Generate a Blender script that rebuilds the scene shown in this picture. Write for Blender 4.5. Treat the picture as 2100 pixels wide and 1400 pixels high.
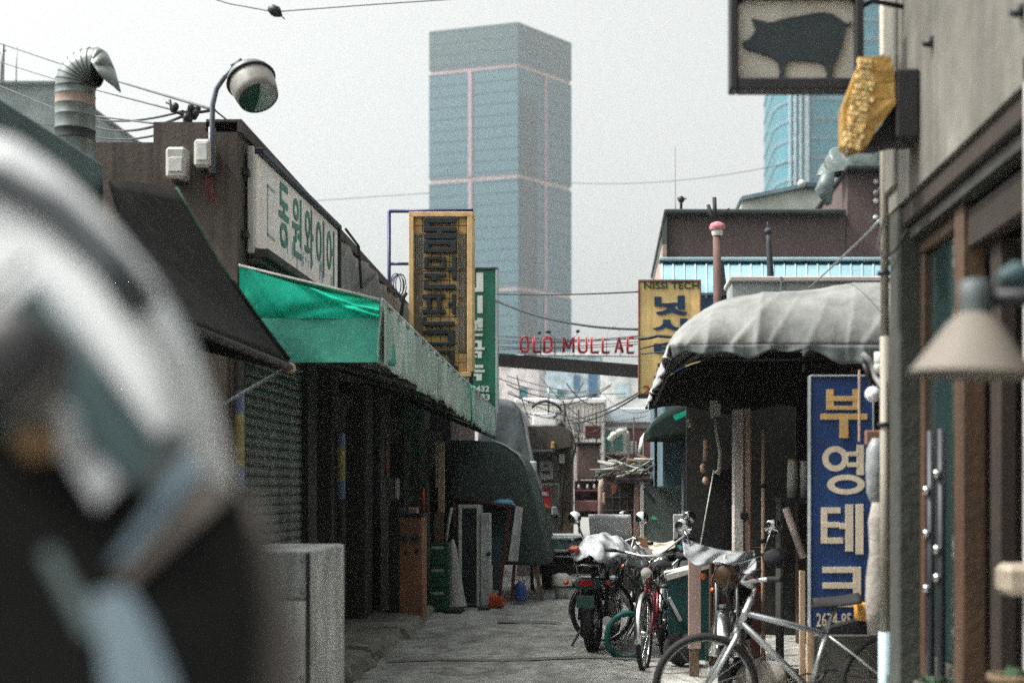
import bpy, math, random
from mathutils import Vector, Matrix
random.seed(11)
R = math.radians
for o in list(bpy.data.objects): bpy.data.objects.remove(o)
scn = bpy.context.scene
COL = scn.collection

# ------------------------------------------------------------------ camera, sky, sun, exposure
F, U0, V0, EYE = 2917.0, 1245.0, 1000.0, 1.5      # 50 mm lens; alley vanishing point in the 2100 x 1400 photograph; eye height
cd = bpy.data.cameras.new('camera'); cam = bpy.data.objects.new('camera', cd); COL.objects.link(cam)
cam.location = (0, 0, EYE); cam.rotation_euler = (R(90), 0, 0)
cd.lens = 50; cd.sensor_width = 36; cd.clip_start = .05; cd.clip_end = 6000
cd.shift_x = (1050-U0)/2100; cd.shift_y = (V0-700)/2100
cd.dof.use_dof = True; cd.dof.focus_distance = 13.5; cd.dof.aperture_fstop = 1.7; cd.dof.aperture_blades = 0
scn.camera = cam
SUN_EL, SUN_AZ = 55.0, 98.0                        # degrees; azimuth measured from straight ahead towards the left
sd = Vector((-math.sin(R(SUN_AZ))*math.cos(R(SUN_EL)), math.cos(R(SUN_AZ))*math.cos(R(SUN_EL)), math.sin(R(SUN_EL))))
world = bpy.data.worlds.new('World'); scn.world = world; world.use_nodes = True
wn, wl = world.node_tree.nodes, world.node_tree.links
wn.clear()
sky = wn.new('ShaderNodeTexSky'); sky.sky_type = 'NISHITA'; sky.sun_disc = False
sky.sun_elevation = R(SUN_EL); sky.sun_rotation = R(-SUN_AZ)
sky.air_density = 1.0; sky.dust_density = 8.0; sky.ozone_density = 1.0; sky.altitude = 0
hs = wn.new('ShaderNodeHueSaturation'); hs.inputs['Saturation'].default_value = .1
bg = wn.new('ShaderNodeBackground'); bg.inputs['Strength'].default_value = .147
wo = wn.new('ShaderNodeOutputWorld')
tint = wn.new('ShaderNodeMix'); tint.data_type = 'RGBA'; tint.blend_type = 'MULTIPLY'; tint.inputs[0].default_value = 1; tint.inputs[7].default_value = (.985, 1, .965, 1)   # faint green of the hazy air
wl.new(sky.outputs[0], hs.inputs['Color']); wl.new(hs.outputs[0], tint.inputs[6]); wl.new(tint.outputs[2], bg.inputs['Color']); wl.new(bg.outputs[0], wo.inputs[0])
sl = bpy.data.lights.new('sun', 'SUN'); sl.energy = 2.4; sl.angle = R(.9); sl.color = (1, .955, .89)
so = bpy.data.objects.new('sun', sl); COL.objects.link(so); so.location = (0, 0, 60)
so.rotation_euler = (-sd).to_track_quat('-Z', 'Y').to_euler()
vs = scn.view_settings; vs.view_transform = 'Standard'; vs.look = 'None'; vs.gamma = 1; vs.exposure = 1.0; vs.use_curve_mapping = False
scn.render.engine = 'CYCLES'
scn.cycles.use_denoising = False
scn.cycles.max_bounces = 7; scn.cycles.diffuse_bounces = 4; scn.cycles.glossy_bounces = 3; scn.cycles.transmission_bounces = 4
scn.cycles.volume_bounces = 0; scn.cycles.sample_clamp_indirect = 6
scn.cycles.caustics_reflective = False; scn.cycles.caustics_refractive = False

# ------------------------------------------------------------------ helpers
def P(u, v, Y): return Vector(((u-U0)/F*Y, Y, EYE+(V0-v)/F*Y))
def X(u, Y): return (u-U0)/F*Y
def Z(v, Y): return EYE+(V0-v)/F*Y
def YW(u, x): return x*F/(u-U0)                    # depth at which the wall plane x shows at column u
def lin(c):
    c = c/255.0
    return c/12.92 if c <= .04045 else ((c+.055)/1.055)**2.4
def C(r, g, b): return (lin(r), lin(g), lin(b), 1)

MATS = {}
def mat(name, col, rough=.7, metal=0, var=.25, scale=6, bump=.0, bscale=40, streak=None, samt=.5, sscale=(14, 14, .6), transl=0, spec=.4, grime=.35, gscale=1.2, coat=0, detail=4, alpha=None):
    """One procedural material: base colour with two scales of uneven wear, optional run-down streaks, fine relief."""
    if name in MATS: return MATS[name]
    m = bpy.data.materials.new(name); MATS[name] = m; m.use_nodes = True
    nt = m.node_tree; n, l = nt.nodes, nt.links
    b = n['Principled BSDF']; out = n['Material Output']
    tc = n.new('ShaderNodeTexCoord')
    no = n.new('ShaderNodeTexNoise'); no.inputs['Scale'].default_value = scale; no.inputs['Detail'].default_value = detail; no.inputs['Roughness'].default_value = .65
    l.new(tc.outputs['Object'], no.inputs['Vector'])
    rmp = n.new('ShaderNodeMapRange'); rmp.inputs[1].default_value = .3; rmp.inputs[2].default_value = .7
    rmp.inputs[3].default_value = 1-var; rmp.inputs[4].default_value = 1+var*.6
    l.new(no.outputs['Fac'], rmp.inputs[0])
    g = n.new('ShaderNodeTexNoise'); g.inputs['Scale'].default_value = gscale; g.inputs['Detail'].default_value = 3
    l.new(tc.outputs['Object'], g.inputs['Vector'])
    gr = n.new('ShaderNodeMapRange'); gr.inputs[1].default_value = .35; gr.inputs[2].default_value = .68; gr.inputs[3].default_value = 1-grime; gr.inputs[4].default_value = 1
    l.new(g.outputs['Fac'], gr.inputs[0])
    mu = n.new('ShaderNodeMath'); mu.operation = 'MULTIPLY'; l.new(rmp.outputs[0], mu.inputs[0]); l.new(gr.outputs[0], mu.inputs[1])
    mx = n.new('ShaderNodeMix'); mx.data_type = 'RGBA'; mx.blend_type = 'MULTIPLY'; mx.inputs[0].default_value = 1
    mx.inputs[6].default_value = col
    l.new(mu.outputs[0], mx.inputs[7])
    colout = mx.outputs[2]
    if streak:
        mp = n.new('ShaderNodeMapping'); mp.inputs['Scale'].default_value = sscale
        l.new(tc.outputs['Object'], mp.inputs['Vector'])
        s = n.new('ShaderNodeTexNoise'); s.inputs['Scale'].default_value = 1; s.inputs['Detail'].default_value = 5; s.inputs['Roughness'].default_value = .7
        l.new(mp.outputs[0], s.inputs['Vector'])
        sr = n.new('ShaderNodeMapRange'); sr.inputs[1].default_value = .46; sr.inputs[2].default_value = .66; sr.inputs[4].default_value = samt
        l.new(s.outputs['Fac'], sr.inputs[0])
        m2 = n.new('ShaderNodeMix'); m2.data_type = 'RGBA'; l.new(sr.outputs[0], m2.inputs[0]); l.new(colout, m2.inputs[6]); m2.inputs[7].default_value = streak
        colout = m2.outputs[2]
    l.new(colout, b.inputs['Base Color'])
    b.inputs['Roughness'].default_value = rough; b.inputs['Metallic'].default_value = metal
    b.inputs['Specular IOR Level'].default_value = spec
    if coat: b.inputs['Coat Weight'].default_value = coat
    if bump:
        bn = n.new('ShaderNodeTexNoise'); bn.inputs['Scale'].default_value = bscale; bn.inputs['Detail'].default_value = 4
        l.new(tc.outputs['Object'], bn.inputs['Vector'])
        bu = n.new('ShaderNodeBump'); bu.inputs['Strength'].default_value = bump; bu.inputs['Distance'].default_value = .02
        l.new(bn.outputs['Fac'], bu.inputs['Height']); l.new(bu.outputs[0], b.inputs['Normal'])
    if transl:
        t = n.new('ShaderNodeBsdfTranslucent'); l.new(colout, t.inputs['Color'])
        ms = n.new('ShaderNodeMixShader'); ms.inputs[0].default_value = transl
        l.new(b.outputs[0], ms.inputs[1]); l.new(t.outputs[0], ms.inputs[2]); l.new(ms.outputs[0], out.inputs['Surface'])
    if alpha is not None: b.inputs['Alpha'].default_value = alpha
    return m

def glassmat(name, col, rough=.06):
    m = mat(name, col, rough, 0, .1, 2, spec=.9, grime=.2)
    return m

class MB:
    """collects shapes into one mesh, in world coordinates (or in the thing's own when built with local=True)"""
    def __init__(s): s.v, s.f, s.sm = [], [], []
    def add(s, vs_, fs_, smooth=False):
        k = len(s.v); s.v += [Vector(v) for v in vs_]
        for f in fs_: s.f.append([i+k for i in f]); s.sm.append(smooth)
        return s
    def box(s, x0, x1, y0, y1, z0, z1):
        vs_ = [(x0,y0,z0),(x1,y0,z0),(x1,y1,z0),(x0,y1,z0),(x0,y0,z1),(x1,y0,z1),(x1,y1,z1),(x0,y1,z1)]
        return s.add(vs_, [(0,3,2,1),(4,5,6,7),(0,1,5,4),(1,2,6,5),(2,3,7,6),(3,0,4,7)])
    def cbox(s, x0, x1, y0, y1, z0, z1, c=.008):
        """box with chamfered edges"""
        x0, x1 = min(x0,x1), max(x0,x1); y0, y1 = min(y0,y1), max(y0,y1); z0, z1 = min(z0,z1), max(z0,z1)
        c = min(c, (x1-x0)*.3, (y1-y0)*.3, (z1-z0)*.3)
        X_, Y_, Z_ = (x0, x1), (y0, y1), (z0, z1); sg = (1, -1)
        vs_ = []; idx = {}
        for i in (0,1):
            for j in (0,1):
                for k in (0,1):
                    for ax in range(3):
                        p = [X_[i]+sg[i]*c, Y_[j]+sg[j]*c, Z_[k]+sg[k]*c]
                        p[ax] = (X_, Y_, Z_)[ax][(i,j,k)[ax]]
                        idx[i,j,k,ax] = len(vs_); vs_.append(p)
        fs_ = []
        for ax in range(3):
            a, b = [q for q in range(3) if q != ax]
            for e in (0,1):
                q = []
                for (p, r) in ((0,0),(1,0),(1,1),(0,1)):
                    t = [0,0,0]; t[ax] = e; t[a] = p; t[b] = r; q.append(idx[t[0],t[1],t[2],ax])
                fs_.append(q)
        for ax in range(3):
            a, b = [q for q in range(3) if q != ax]
            for p in (0,1):
                for r in (0,1):
                    q = []
                    for e, w in ((0,a),(1,a),(1,b),(0,b)):
                        t = [0,0,0]; t[ax] = e; t[a] = p; t[b] = r; q.append(idx[t[0],t[1],t[2],w])
                    fs_.append(q)
        for i in (0,1):
            for j in (0,1):
                for k in (0,1): fs_.append([idx[i,j,k,0], idx[i,j,k,1], idx[i,j,k,2]])
        return s.add(vs_, fs_)
    def px(s, u0, v0, u1, v1, Y, d, c=.006):
        """box whose camera-facing side spans photo columns u0-u1 and rows v0-v1 at depth Y"""
        return s.cbox(X(u0,Y), X(u1,Y), Y, Y+d, Z(v1,Y), Z(v0,Y), c)
    def obox(s, c, ax, ay, az, hx, hy, hz):
        c = Vector(c); ax, ay, az = Vector(ax).normalized()*hx, Vector(ay).normalized()*hy, Vector(az).normalized()*hz
        vs_ = [c+i*ax+j*ay+k*az for k in (-1,1) for (i,j) in ((-1,-1),(1,-1),(1,1),(-1,1))]
        return s.add(vs_, [(0,3,2,1),(4,5,6,7),(0,1,5,4),(1,2,6,5),(2,3,7,6),(3,0,4,7)])
    def bar(s, a, b, w, h, up=(0,0,1)):
        a, b = Vector(a), Vector(b); d = (b-a); x = d.normalized(); y = Vector(up).cross(x)
        if y.length < 1e-4: y = Vector((0,1,0)).cross(x)
        y.normalize(); z = x.cross(y)
        return s.obox((a+b)/2, x, y, z, d.length/2, w/2, h/2)
    def prism(s, pts, d):
        """polygon (list of 3-D points) swept along vector d"""
        d = Vector(d); n = len(pts); vs_ = [Vector(p) for p in pts]+[Vector(p)+d for p in pts]
        fs_ = [list(range(n)), list(range(2*n-1, n-1, -1))]+[(i, i+n, (i+1)%n+n, (i+1)%n) for i in range(n)]
        return s.add(vs_, fs_)
    def tube(s, pts, r, n=8, caps=True, closed=False):
        pts = [Vector(p) for p in pts]; m = len(pts); rr = r if isinstance(r, (list, tuple)) else [r]*m
        vs_, fs_ = [], []; prev = None
        for i, p in enumerate(pts):
            if closed: t = pts[(i+1)%m]-pts[i-1]
            else: t = pts[min(i+1,m-1)]-pts[max(i-1,0)]
            t.normalize()
            if prev is None:
                a = Vector((0,0,1)) if abs(t.z) < .9 else Vector((1,0,0)); x = t.cross(a).normalized()
            else:
                x = prev-t*prev.dot(t)
                if x.length < 1e-6: x = t.orthogonal()
                x.normalize()
            prev = x; y = t.cross(x)
            for k in range(n):
                an = 2*math.pi*k/n; vs_.append(p+(x*math.cos(an)+y*math.sin(an))*rr[i])
        for i in range(m if closed else m-1):
            j = (i+1)%m
            for k in range(n): fs_.append((i*n+k, i*n+(k+1)%n, j*n+(k+1)%n, j*n+k))
        s.add(vs_, fs_, True)
        if caps and not closed:
            k0 = len(s.v)-m*n
            s.f.append([k0+k for k in range(n-1,-1,-1)]); s.sm.append(False)
            s.f.append([k0+(m-1)*n+k for k in range(n)]); s.sm.append(False)
        return s
    def lathe(s, prof, o, axis=(0,0,1), n=20, smooth=True):
        """profile [(radius, height)] turned about axis through o"""
        o, z = Vector(o), Vector(axis).normalized(); x = z.orthogonal().normalized(); y = z.cross(x)
        vs_, fs_ = [], []
        for (r, h) in prof:
            for k in range(n):
                a = 2*math.pi*k/n; vs_.append(o+z*h+(x*math.cos(a)+y*math.sin(a))*max(r,1e-4))
        for i in range(len(prof)-1):
            for k in range(n): fs_.append((i*n+k, i*n+(k+1)%n, (i+1)*n+(k+1)%n, (i+1)*n+k))
        return s.add(vs_, fs_, smooth)
    def ring(s, c, axis, r, t, n=40, m=8):
        c, z = Vector(c), Vector(axis).normalized(); x = z.orthogonal().normalized(); y = z.cross(x)
        return s.tube([c+(x*math.cos(2*math.pi*k/n)+y*math.sin(2*math.pi*k/n))*r for k in range(n)], t, m, closed=True)
    def grid(s, fn, nu, nv, smooth=True, thick=None):
        vs_ = [fn(i/nu, j/nv) for j in range(nv+1) for i in range(nu+1)]
        fs_ = [(j*(nu+1)+i, j*(nu+1)+i+1, (j+1)*(nu+1)+i+1, (j+1)*(nu+1)+i) for j in range(nv) for i in range(nu)]
        return s.add(vs_, fs_, smooth)
    def ball(s, c, rx, ry=None, rz=None, n=14, m=9, jit=0, rnd=None):
        ry = ry or rx; rz = rz or rx; c = Vector(c); vs_, fs_ = [], []
        for j in range(m+1):
            th = math.pi*j/m
            for i in range(n):
                ph = 2*math.pi*i/n; q = 1+(rnd.uniform(-jit, jit) if rnd else 0)
                vs_.append(c+Vector((rx*math.sin(th)*math.cos(ph), ry*math.sin(th)*math.sin(ph), rz*math.cos(th)))*q)
        for j in range(m):
            for i in range(n): fs_.append((j*n+i, (j+1)*n+i, (j+1)*n+(i+1)%n, j*n+(i+1)%n))
        return s.add(vs_, fs_, True)
    def build(s, name, m, parent=None, local=False, kind=None, label=None, solid=0, loc=None):
        me = bpy.data.meshes.new(name)
        if parent is None and not local:
            xs = [v.x for v in s.v]; ys = [v.y for v in s.v]
            off = Vector(loc) if loc else Vector(((min(xs)+max(xs))/2, (min(ys)+max(ys))/2, min(v.z for v in s.v)))
        elif local: off = Vector((0,0,0))
        else: off = WL[parent.name]
        me.from_pydata([v-off for v in s.v], [], s.f); me.update()
        me.polygons.foreach_set('use_smooth', s.sm)
        me.materials.append(m)
        o = bpy.data.objects.new(name, me); COL.objects.link(o)
        if parent is None: o.location = off
        else: o.parent = parent
        WL[o.name] = off if not local or parent is None else WL.get(parent.name, Vector())
        if kind: o['kind'] = kind
        if label: o['label'] = label
        if solid:
            md = o.modifiers.new('thickness', 'SOLIDIFY'); md.thickness = solid; md.offset = 0
        return o
WL = {}
def thing(name, label, cat, loc=(0,0,0), group=None, rotz=0, kind=None):
    o = bpy.data.objects.new(name, None); COL.objects.link(o); o.empty_display_size = .1
    o.location = loc; o.rotation_euler = (0, 0, rotz); WL[o.name] = Vector(loc)
    return tag(o, label, cat, group)
def tag(o, label, cat, group=None):
    o['label'] = label; o['category'] = cat
    if group: o['group'] = group
    return o
def struct(o): o['kind'] = 'structure'; return o
def copy_tree(o, parent=None):
    c = o.copy(); COL.objects.link(c); c.parent = parent
    for ch in list(o.children): copy_tree(ch, c)
    return c

def text(name, body, m, parent, org, w, h, xd=(1,0,0), up=(0,0,1), depth=.006, bold=.02, label=None, pts=None):
    """lettering as real raised geometry, fitted into a w x h rectangle whose lower left corner is org"""
    c = bpy.data.curves.new('lettering', 'FONT'); c.body = body; c.offset = bold; c.extrude = .02; c.resolution_u = 3
    t = bpy.data.objects.new('lettering', c); COL.objects.link(t)
    dg = bpy.context.evaluated_depsgraph_get(); dg.update()
    me = bpy.data.meshes.new_from_object(t.evaluated_get(dg))
    bpy.data.objects.remove(t)
    vs_ = [v.co.copy() for v in me.vertices]; fs_ = [list(p.vertices) for p in me.polygons]
    bpy.data.meshes.remove(me)
    if not vs_: return None
    x0, x1 = min(v.x for v in vs_), max(v.x for v in vs_); y0, y1 = min(v.y for v in vs_), max(v.y for v in vs_)
    xd, up, org = Vector(xd).normalized(), Vector(up).normalized(), Vector(org); nz = xd.cross(up)
    b = MB(); b.add([org+xd*((v.x-x0)/max(x1-x0,1e-6)*w)+up*((v.y-y0)/max(y1-y0,1e-6)*h)+nz*((v.z+.02)/.04*depth) for v in vs_], fs_)
    return b.build(name, m, parent, label=label)

def wire(pts, r, m, label, group='overhead cables', sag=0, name='overhead_cable', n=12):
    """a hanging cable through the given points"""
    out = []
    for a, b in zip(pts[:-1], pts[1:]):
        for k in range(n):
            t = k/n; p = Vector(a).lerp(Vector(b), t); p.z -= sag*4*t*(1-t); out.append(p)
    out.append(Vector(pts[-1]))
    o = MB().tube(out, r, 6).build(name, m)
    return tag(o, label, 'cable', group)
# ------------------------------------------------------------------ materials
road_m = mat('worn concrete road', C(190,190,184), .9, 0, .42, 7, .6, 60, grime=.35, gscale=.9, detail=10, streak=C(96,94,90), samt=.75, sscale=(2.6,1.4,1))
ground_m = mat('pale ground', C(140,140,136), .95, 0, .2, 2)
kerb_m = mat('rough kerb', C(150,148,140), .95, 0, .35, 14, .6, 50, grime=.45)
dark_wall = mat('sooty brown render', C(88,80,74), .95, 0, .3, 5, .16, 30, streak=C(48,43,41), samt=.75, sscale=(10,10,.5))
brown_wall = mat('stained brown concrete', C(122,113,105), .95, 0, .3, 5, .2, 30, streak=C(66,58,54), samt=.75)
shade_dark = mat('shade black interior', C(56,56,53), .95, 0, .4, 4)  # near black base colour puts the shade of the interiors into the surfaces
pillar_m = mat('dusty grey brown column', C(72,69,65), .9, 0, .3, 8, .3, 30, streak=C(52,48,46), samt=.5)
door_m = mat('dark steel door', C(58,57,56), .6, .2, .3, 5, .2, 20, streak=C(40,36,34), samt=.6)
slat_m = mat('old green grey shutter steel', C(128,136,130), .55, .35, .3, 5, .1, 30, streak=C(60,56,50), samt=.5)
slat_reflection = mat('teal reflection shutter steel', C(164,200,190), .5, .2, .25, 9, .1, 30, streak=C(70,80,76), samt=.6)
green_tarp = mat('bright green tarpaulin', C(0,218,182), .75, 0, .14, 3, .6, 7, transl=.3, grime=.25, streak=C(0,150,124), samt=.5, sscale=(3,3,.8))
green_faded = mat('sun faded green tarpaulin', C(96,206,184), .8, 0, .18, 4, .5, 8, transl=.3, streak=C(70,150,132), samt=.5, sscale=(4,4,.8))
valance_m = mat('washed out grey green valance', C(204,216,206), .85, 0, .22, 6, .4, 10, streak=C(84,172,148), samt=.65, sscale=(7, 7, .5), transl=.12)
green_top = mat('dusty awning top', C(60,190,160), .85, 0, .2, 4, .2, 9, transl=.45)
dark_awning = mat('dark olive brown awning cloth', C(15,15,13), .95, 0, .5, 3, .5, 9, transl=.02, spec=.15, streak=C(34,30,25), samt=.6, sscale=(3,3,1))
steel = mat('galvanised steel', C(150,155,155), .45, .7, .2, 8)
dark_steel = mat('dark painted steel', C(44,46,50), .5, .3, .3, 10)
black_rub = mat('black rubber', C(30,30,32), .75, 0, .25, 20)
black_pl = mat('black plastic', C(34,34,36), .5, 0, .2, 12)
chrome = mat('dull chrome', C(205,207,207), .22, 1, .15, 10)
teal_metal = mat('dark teal sheet metal', C(74,98,97), .6, .2, .25, 4, .2, 12, streak=C(46,58,58), samt=.5)
duct_m = mat('tarnished duct steel', C(136,146,144), .45, .6, .25, 6, .15, 14, streak=C(96,90,82), samt=.35)
duct_dark = mat('dark duct joint band', C(52,58,58), .6, .3, .2, 8)
duct_tape = mat('faded pink duct tape', C(172,150,140), .7, 0, .2, 12)
white_box = mat('weathered white plastic', C(188,188,182), .5, 0, .15, 9, streak=C(130,126,118), samt=.5)
sign_white = mat('faded white sign face', C(248,236,228), .65, 0, .1, 7, streak=C(196,190,196), samt=.4, sscale=(9,9,.9), grime=.12)
sign_teal = mat('faded teal paint', C(84,142,128), .7, 0, .35, 10)
sign_lilac = mat('faded lilac paint', C(176,182,204), .7, 0, .3, 10)
navy = mat('navy painted steel', C(30,42,92), .45, .2, .25, 10)
navy_dark = mat('black navy trim', C(38,40,56), .5, .2, .25, 10)
orange_face = mat('ochre tile sign face', C(232,190,116), .6, 0, .22, 9, streak=C(120,84,50), samt=.5, sscale=(12,12,1.5))
orange_rim = mat('ochre rim with pinkish wear', C(224,184,128), .6, 0, .25, 7, streak=C(150,120,112), samt=.5)
letter_dark = mat('blackened letter channel', C(20,28,34), .55, .1, .3, 14)
bulb_m = mat('pale lamp bulbs', C(206,204,196), .35, 0, .2, 20)
bulb_back = mat('brown bulb panel', C(128,108,88), .7, 0, .3, 14)
green_sign = mat('deep green sign enamel', C(0,98,76), .5, 0, .15, 7, streak=C(10,74,60), samt=.4)
white_paint = mat('white paint', C(214,214,208), .55, 0, .12, 12, streak=C(150,148,140), samt=.35)
white_edge = mat('bare alloy edge', C(176,188,192), .4, .5, .2, 12)
yellow_band = mat('worn yellow safety paint', C(176,162,108), .7, 0, .3, 18, streak=C(110,110,110), samt=.6)
blue_band = mat('worn blue safety paint', C(112,128,160), .7, 0, .35, 18, streak=C(170,172,176), samt=.6)
copper_m = mat('brick orange painted steel', C(160,112,84), .65, .1, .2, 7, .1, 20, streak=C(104,80,64), samt=.5)
crate_green = mat('dark green crate plastic', C(12,84,62), .5, 0, .2, 9)
orange_pl = mat('orange plastic', C(212,92,46), .6, 0, .2, 12)
blue_pl = mat('blue plastic', C(58,92,158), .5, 0, .2, 9)
blue_bag = mat('light blue plastic bag', C(96,168,198), .5, 0, .2, 9, .4, 14)
wood = mat('weathered timber', C(126,104,80), .85, 0, .3, 9, .3, 40, streak=C(84,66,50), samt=.6, sscale=(30,30,1.5))
tan_wood = mat('tan board', C(196,168,140), .8, 0, .25, 9, streak=C(140,112,88), samt=.5, sscale=(30,30,1.5))
rust_red = mat('dark red painted edge', C(96,48,46), .7, .1, .3, 12)
tarp_dark = mat('dark green tarpaulin', C(66,82,76), .75, 0, .22, 4, .4, 9, transl=.05)
tarp_slate = mat('slate grey tarpaulin', C(104,112,116), .8, 0, .2, 4, .4, 9)
tarp_pale = mat('pale grey tarpaulin', C(196,198,200), .8, 0, .15, 5, .3, 9)
cable_m = mat('black cable', C(36,38,42), .6, 0, .2, 20)
grey_board = mat('chalky grey steel panel', C(208,211,210), .6, .1, .2, 5, .2, 10, streak=C(122,116,108), samt=.6, sscale=(9,9,.7), grime=.4)
grey_board2 = mat('duller grey steel panel', C(160,166,166), .6, .1, .18, 5, .1, 14, streak=C(96,100,100), samt=.4)

# ------------------------------------------------------------------ ground
MB().add([(-3000,-40,-.02),(3000,-40,-.02),(3000,5000,-.02),(-3000,5000,-.02)], [(0,1,2,3)]).build('ground', ground_m, kind='structure')
rnd = random.Random(5)
def roadz(x, y): return .012*math.sin(x*2.1+y*.7)+.008*math.sin(x*5+y*2.3)-.012*abs(x)*.5
MB().grid(lambda a, b: Vector((-2.7+a*4.9, -2+b*42, .02+roadz(-2.7+a*4.9, -2+b*42))), 24, 90).build('alley_road', road_m, kind='structure')
# long cracks and a patched trench, as thin raised strips of darker seal
seal = mat('dark joint seal', C(138,136,132), .9, 0, .3, 20)
pv = struct(MB().grid(lambda a, b: Vector((-1.9+a*2.6, 12.2+b*.16+.05*math.sin(a*9), .0265+roadz(-1.9+a*2.6, 12.2+b*.16))), 30, 2).build('road_patch', seal))
pv = struct(MB().grid(lambda a, b: Vector((-1.2+a*1.1, 15.5+b*.3+.06*math.sin(a*7), .0265+roadz(-1.8+a*2.3, 15.5+b*.3))), 30, 2).build('road_patch', seal))
# raised kerb strip along the left shops, in uneven cast blocks
kerb = bpy.data.objects.new('kerb', None); COL.objects.link(kerb); kerb['kind'] = 'structure'; kerb.location = (-2.3, 8, 0); WL['kerb'] = Vector((-2.3, 8, 0))
y = 8.2; first = True
while y < 18.6:
    L = rnd.uniform(.8, 1.5); x1 = -2.02+rnd.uniform(-.06, .06); h = .13+rnd.uniform(-.02, .02)
    b = MB(); n = 7; vs_ = []; fs_ = []
    prof = [(-2.75, 0), (-2.75, h), (x1-.12, h), (x1-.03, h-.015), (x1, h-.06), (x1+.025, 0)]
    for i in range(n+1):
        t = i/n
        for (px_, pz) in prof:
            j = .02 if px_ > -2.7 else 0
            vs_.append((px_+rnd.uniform(-j, j), y+t*(L-.025), max(0, pz+(rnd.uniform(-.012, .012) if pz else 0))))
    m_ = len(prof)
    for i in range(n):
        for k in range(m_-1): fs_.append((i*m_+k, i*m_+k+1, (i+1)*m_+k+1, (i+1)*m_+k))
    fs_ += [list(range(m_)), [n*m_+k for k in range(m_-1, -1, -1)]]
    b.add(vs_, fs_); b.build('kerb_stone', kerb_m, kerb); y += L

# ------------------------------------------------------------------ left: wire shop building
WX = -2.6
ws = thing('wire_shop_building', 'sooty brown flat roofed workshop with a roller shutter, behind the long green awning', 'building', (WX, 10, 0))
b = MB(); b.box(-3.19, WX, 10, 10.22, 0, 4.07); b.box(-7.5, -3.19, 10.01, 10.22, 0, 3.93); b.build('end_wall', dark_wall, ws)
b = MB(); b.prism([(WX,10.22,2.62),(WX,10.22,4.06),(WX,18.4,3.86),(WX,18.4,2.62)], (-.16,0,0)); b.build('facade_band', brown_wall, ws)
b = MB(); b.prism([(WX+.03,10.0,4.0),(WX+.03,10.0,4.09),(WX+.03,18.42,3.89),(WX+.03,18.42,3.8)], (-.25,0,0)); b.build('coping', dark_wall, ws)
for k, (yy, zz) in enumerate([(10.1, 3.3), (10.12, 3.75)]):
    MB().cbox(WX-.0, WX+.05, yy, yy+.05, zz-.03, zz+.03).build('bracket', dark_steel, ws)
MB().box(-7.4, WX-.17, 10.23, 18.4, 3.5, 3.62).build('roof_slab', dark_wall, ws)
MB().box(-4.6, -4.45, 10.23, 18.4, 0, 3.49).build('back_wall', shade_dark, ws)
MB().box(-4.44, WX-.02, 10.23, 18.4, .02, .06).build('shop_floor', shade_dark, ws)
MB().box(-4.44, WX-.165, 18.28, 18.4, .07, 3.49).build('party_wall', shade_dark, ws)
for (y0, y1, xo) in ((10.0, 10.15, .02), (12.34, 12.75, .0), (13.3, 13.62, .03), (15.15, 15.6, .03), (16.0, 16.75, .05), (18.1, 18.4, .02)):
    MB().cbox(WX-.2, WX+xo, y0+.001, y1, .06, 2.615, .012).build('pillar', pillar_m, ws)
for (y0, y1, x0) in ((12.77, 13.29, WX-.12), (13.64, 14.36, WX-.1), (14.4, 15.13, WX-.16)):
    d = MB().cbox(x0-.05, x0, y0, y1, .08, 2.5, .01).build('sliding_door', door_m, ws)
    q = MB()
    for zz in (.5, 1.3, 2.05): q.cbox(x0, x0+.018, y0+.05, y1-.05, zz-.02, zz+.02, .004)
    q.build('door_rail', dark_steel, d)
# roller shutter: slats are parts, all of one mesh
sh = []
prof = [(0, 0), (.012, .008), (.02, .026), (.02, .05), (.012, .066), (0, .074)]
b = MB(); vs_ = []
for yy in (10.17, 12.32):
    for (dx, dz) in prof: vs_.append((WX-.06+dx, yy, .1+dz))
b.add(vs_, [(k, k+1, k+7, k+6) for k in range(5)])
s0 = b.build('slat', slat_m, ws); n_sl = 34; z_ = .1
for k in range(1, n_sl):
    c = s0.copy(); COL.objects.link(c); c.location.z = k*.0745
    if 3 <= k <= 14 and k % 3 != 1 and k < 12:
        if not 'teal' in MATS:
            pass
        c.data = s0.data
for k, o in enumerate([o for o in ws.children if o.name.startswith('slat')]):
    if k in (7, 9, 11):
        me = o.data.copy(); me.materials.clear(); me.materials.append(slat_reflection); o.data = me  # lower slats recoloured to paint a teal reflection on the shutter
b = MB(); b.cbox(WX-.07, WX+.015, 10.152, 10.18, .06, 2.6); b.cbox(WX-.07, WX+.015, 12.31, 12.338, .06, 2.6); b.build('shutter_guide', dark_steel, ws)
# safety banding on the two posts
for (yy, r) in ((9.86, .034), (13.46, .04)):
    x_ = WX+.05+(0 if yy < 11 else .03)
    pz = thing('banded_post', 'round post with blue and yellow safety bands at the near end of the shutter' if yy < 11 else 'second blue and yellow banded post, past the roller shutter', 'post', (x_, yy, 0), 'banded posts')
    zt = 2.5 if yy < 11 else 2.1
    MB().tube([(x_,yy,0),(x_,yy,zt)], r, 12).build('shaft', pillar_m, pz)
    if yy < 11: MB().cbox(x_-.04, x_+.04, yy-.04, yy+.04, zt, zt+.05).build('cap', white_paint, pz)
    for (v0, v1, m_) in ((800, 850, blue_band), (850, 955, yellow_band), (955, 1010, blue_band)) if yy < 11 else ((888, 915, blue_band), (915, 985, yellow_band), (985, 1022, blue_band)):
        MB().tube([(x_,yy,Z(v1,yy)),(x_,yy,Z(v0,yy))], r+.003, 12, caps=False).build('band', m_, pz)

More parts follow.
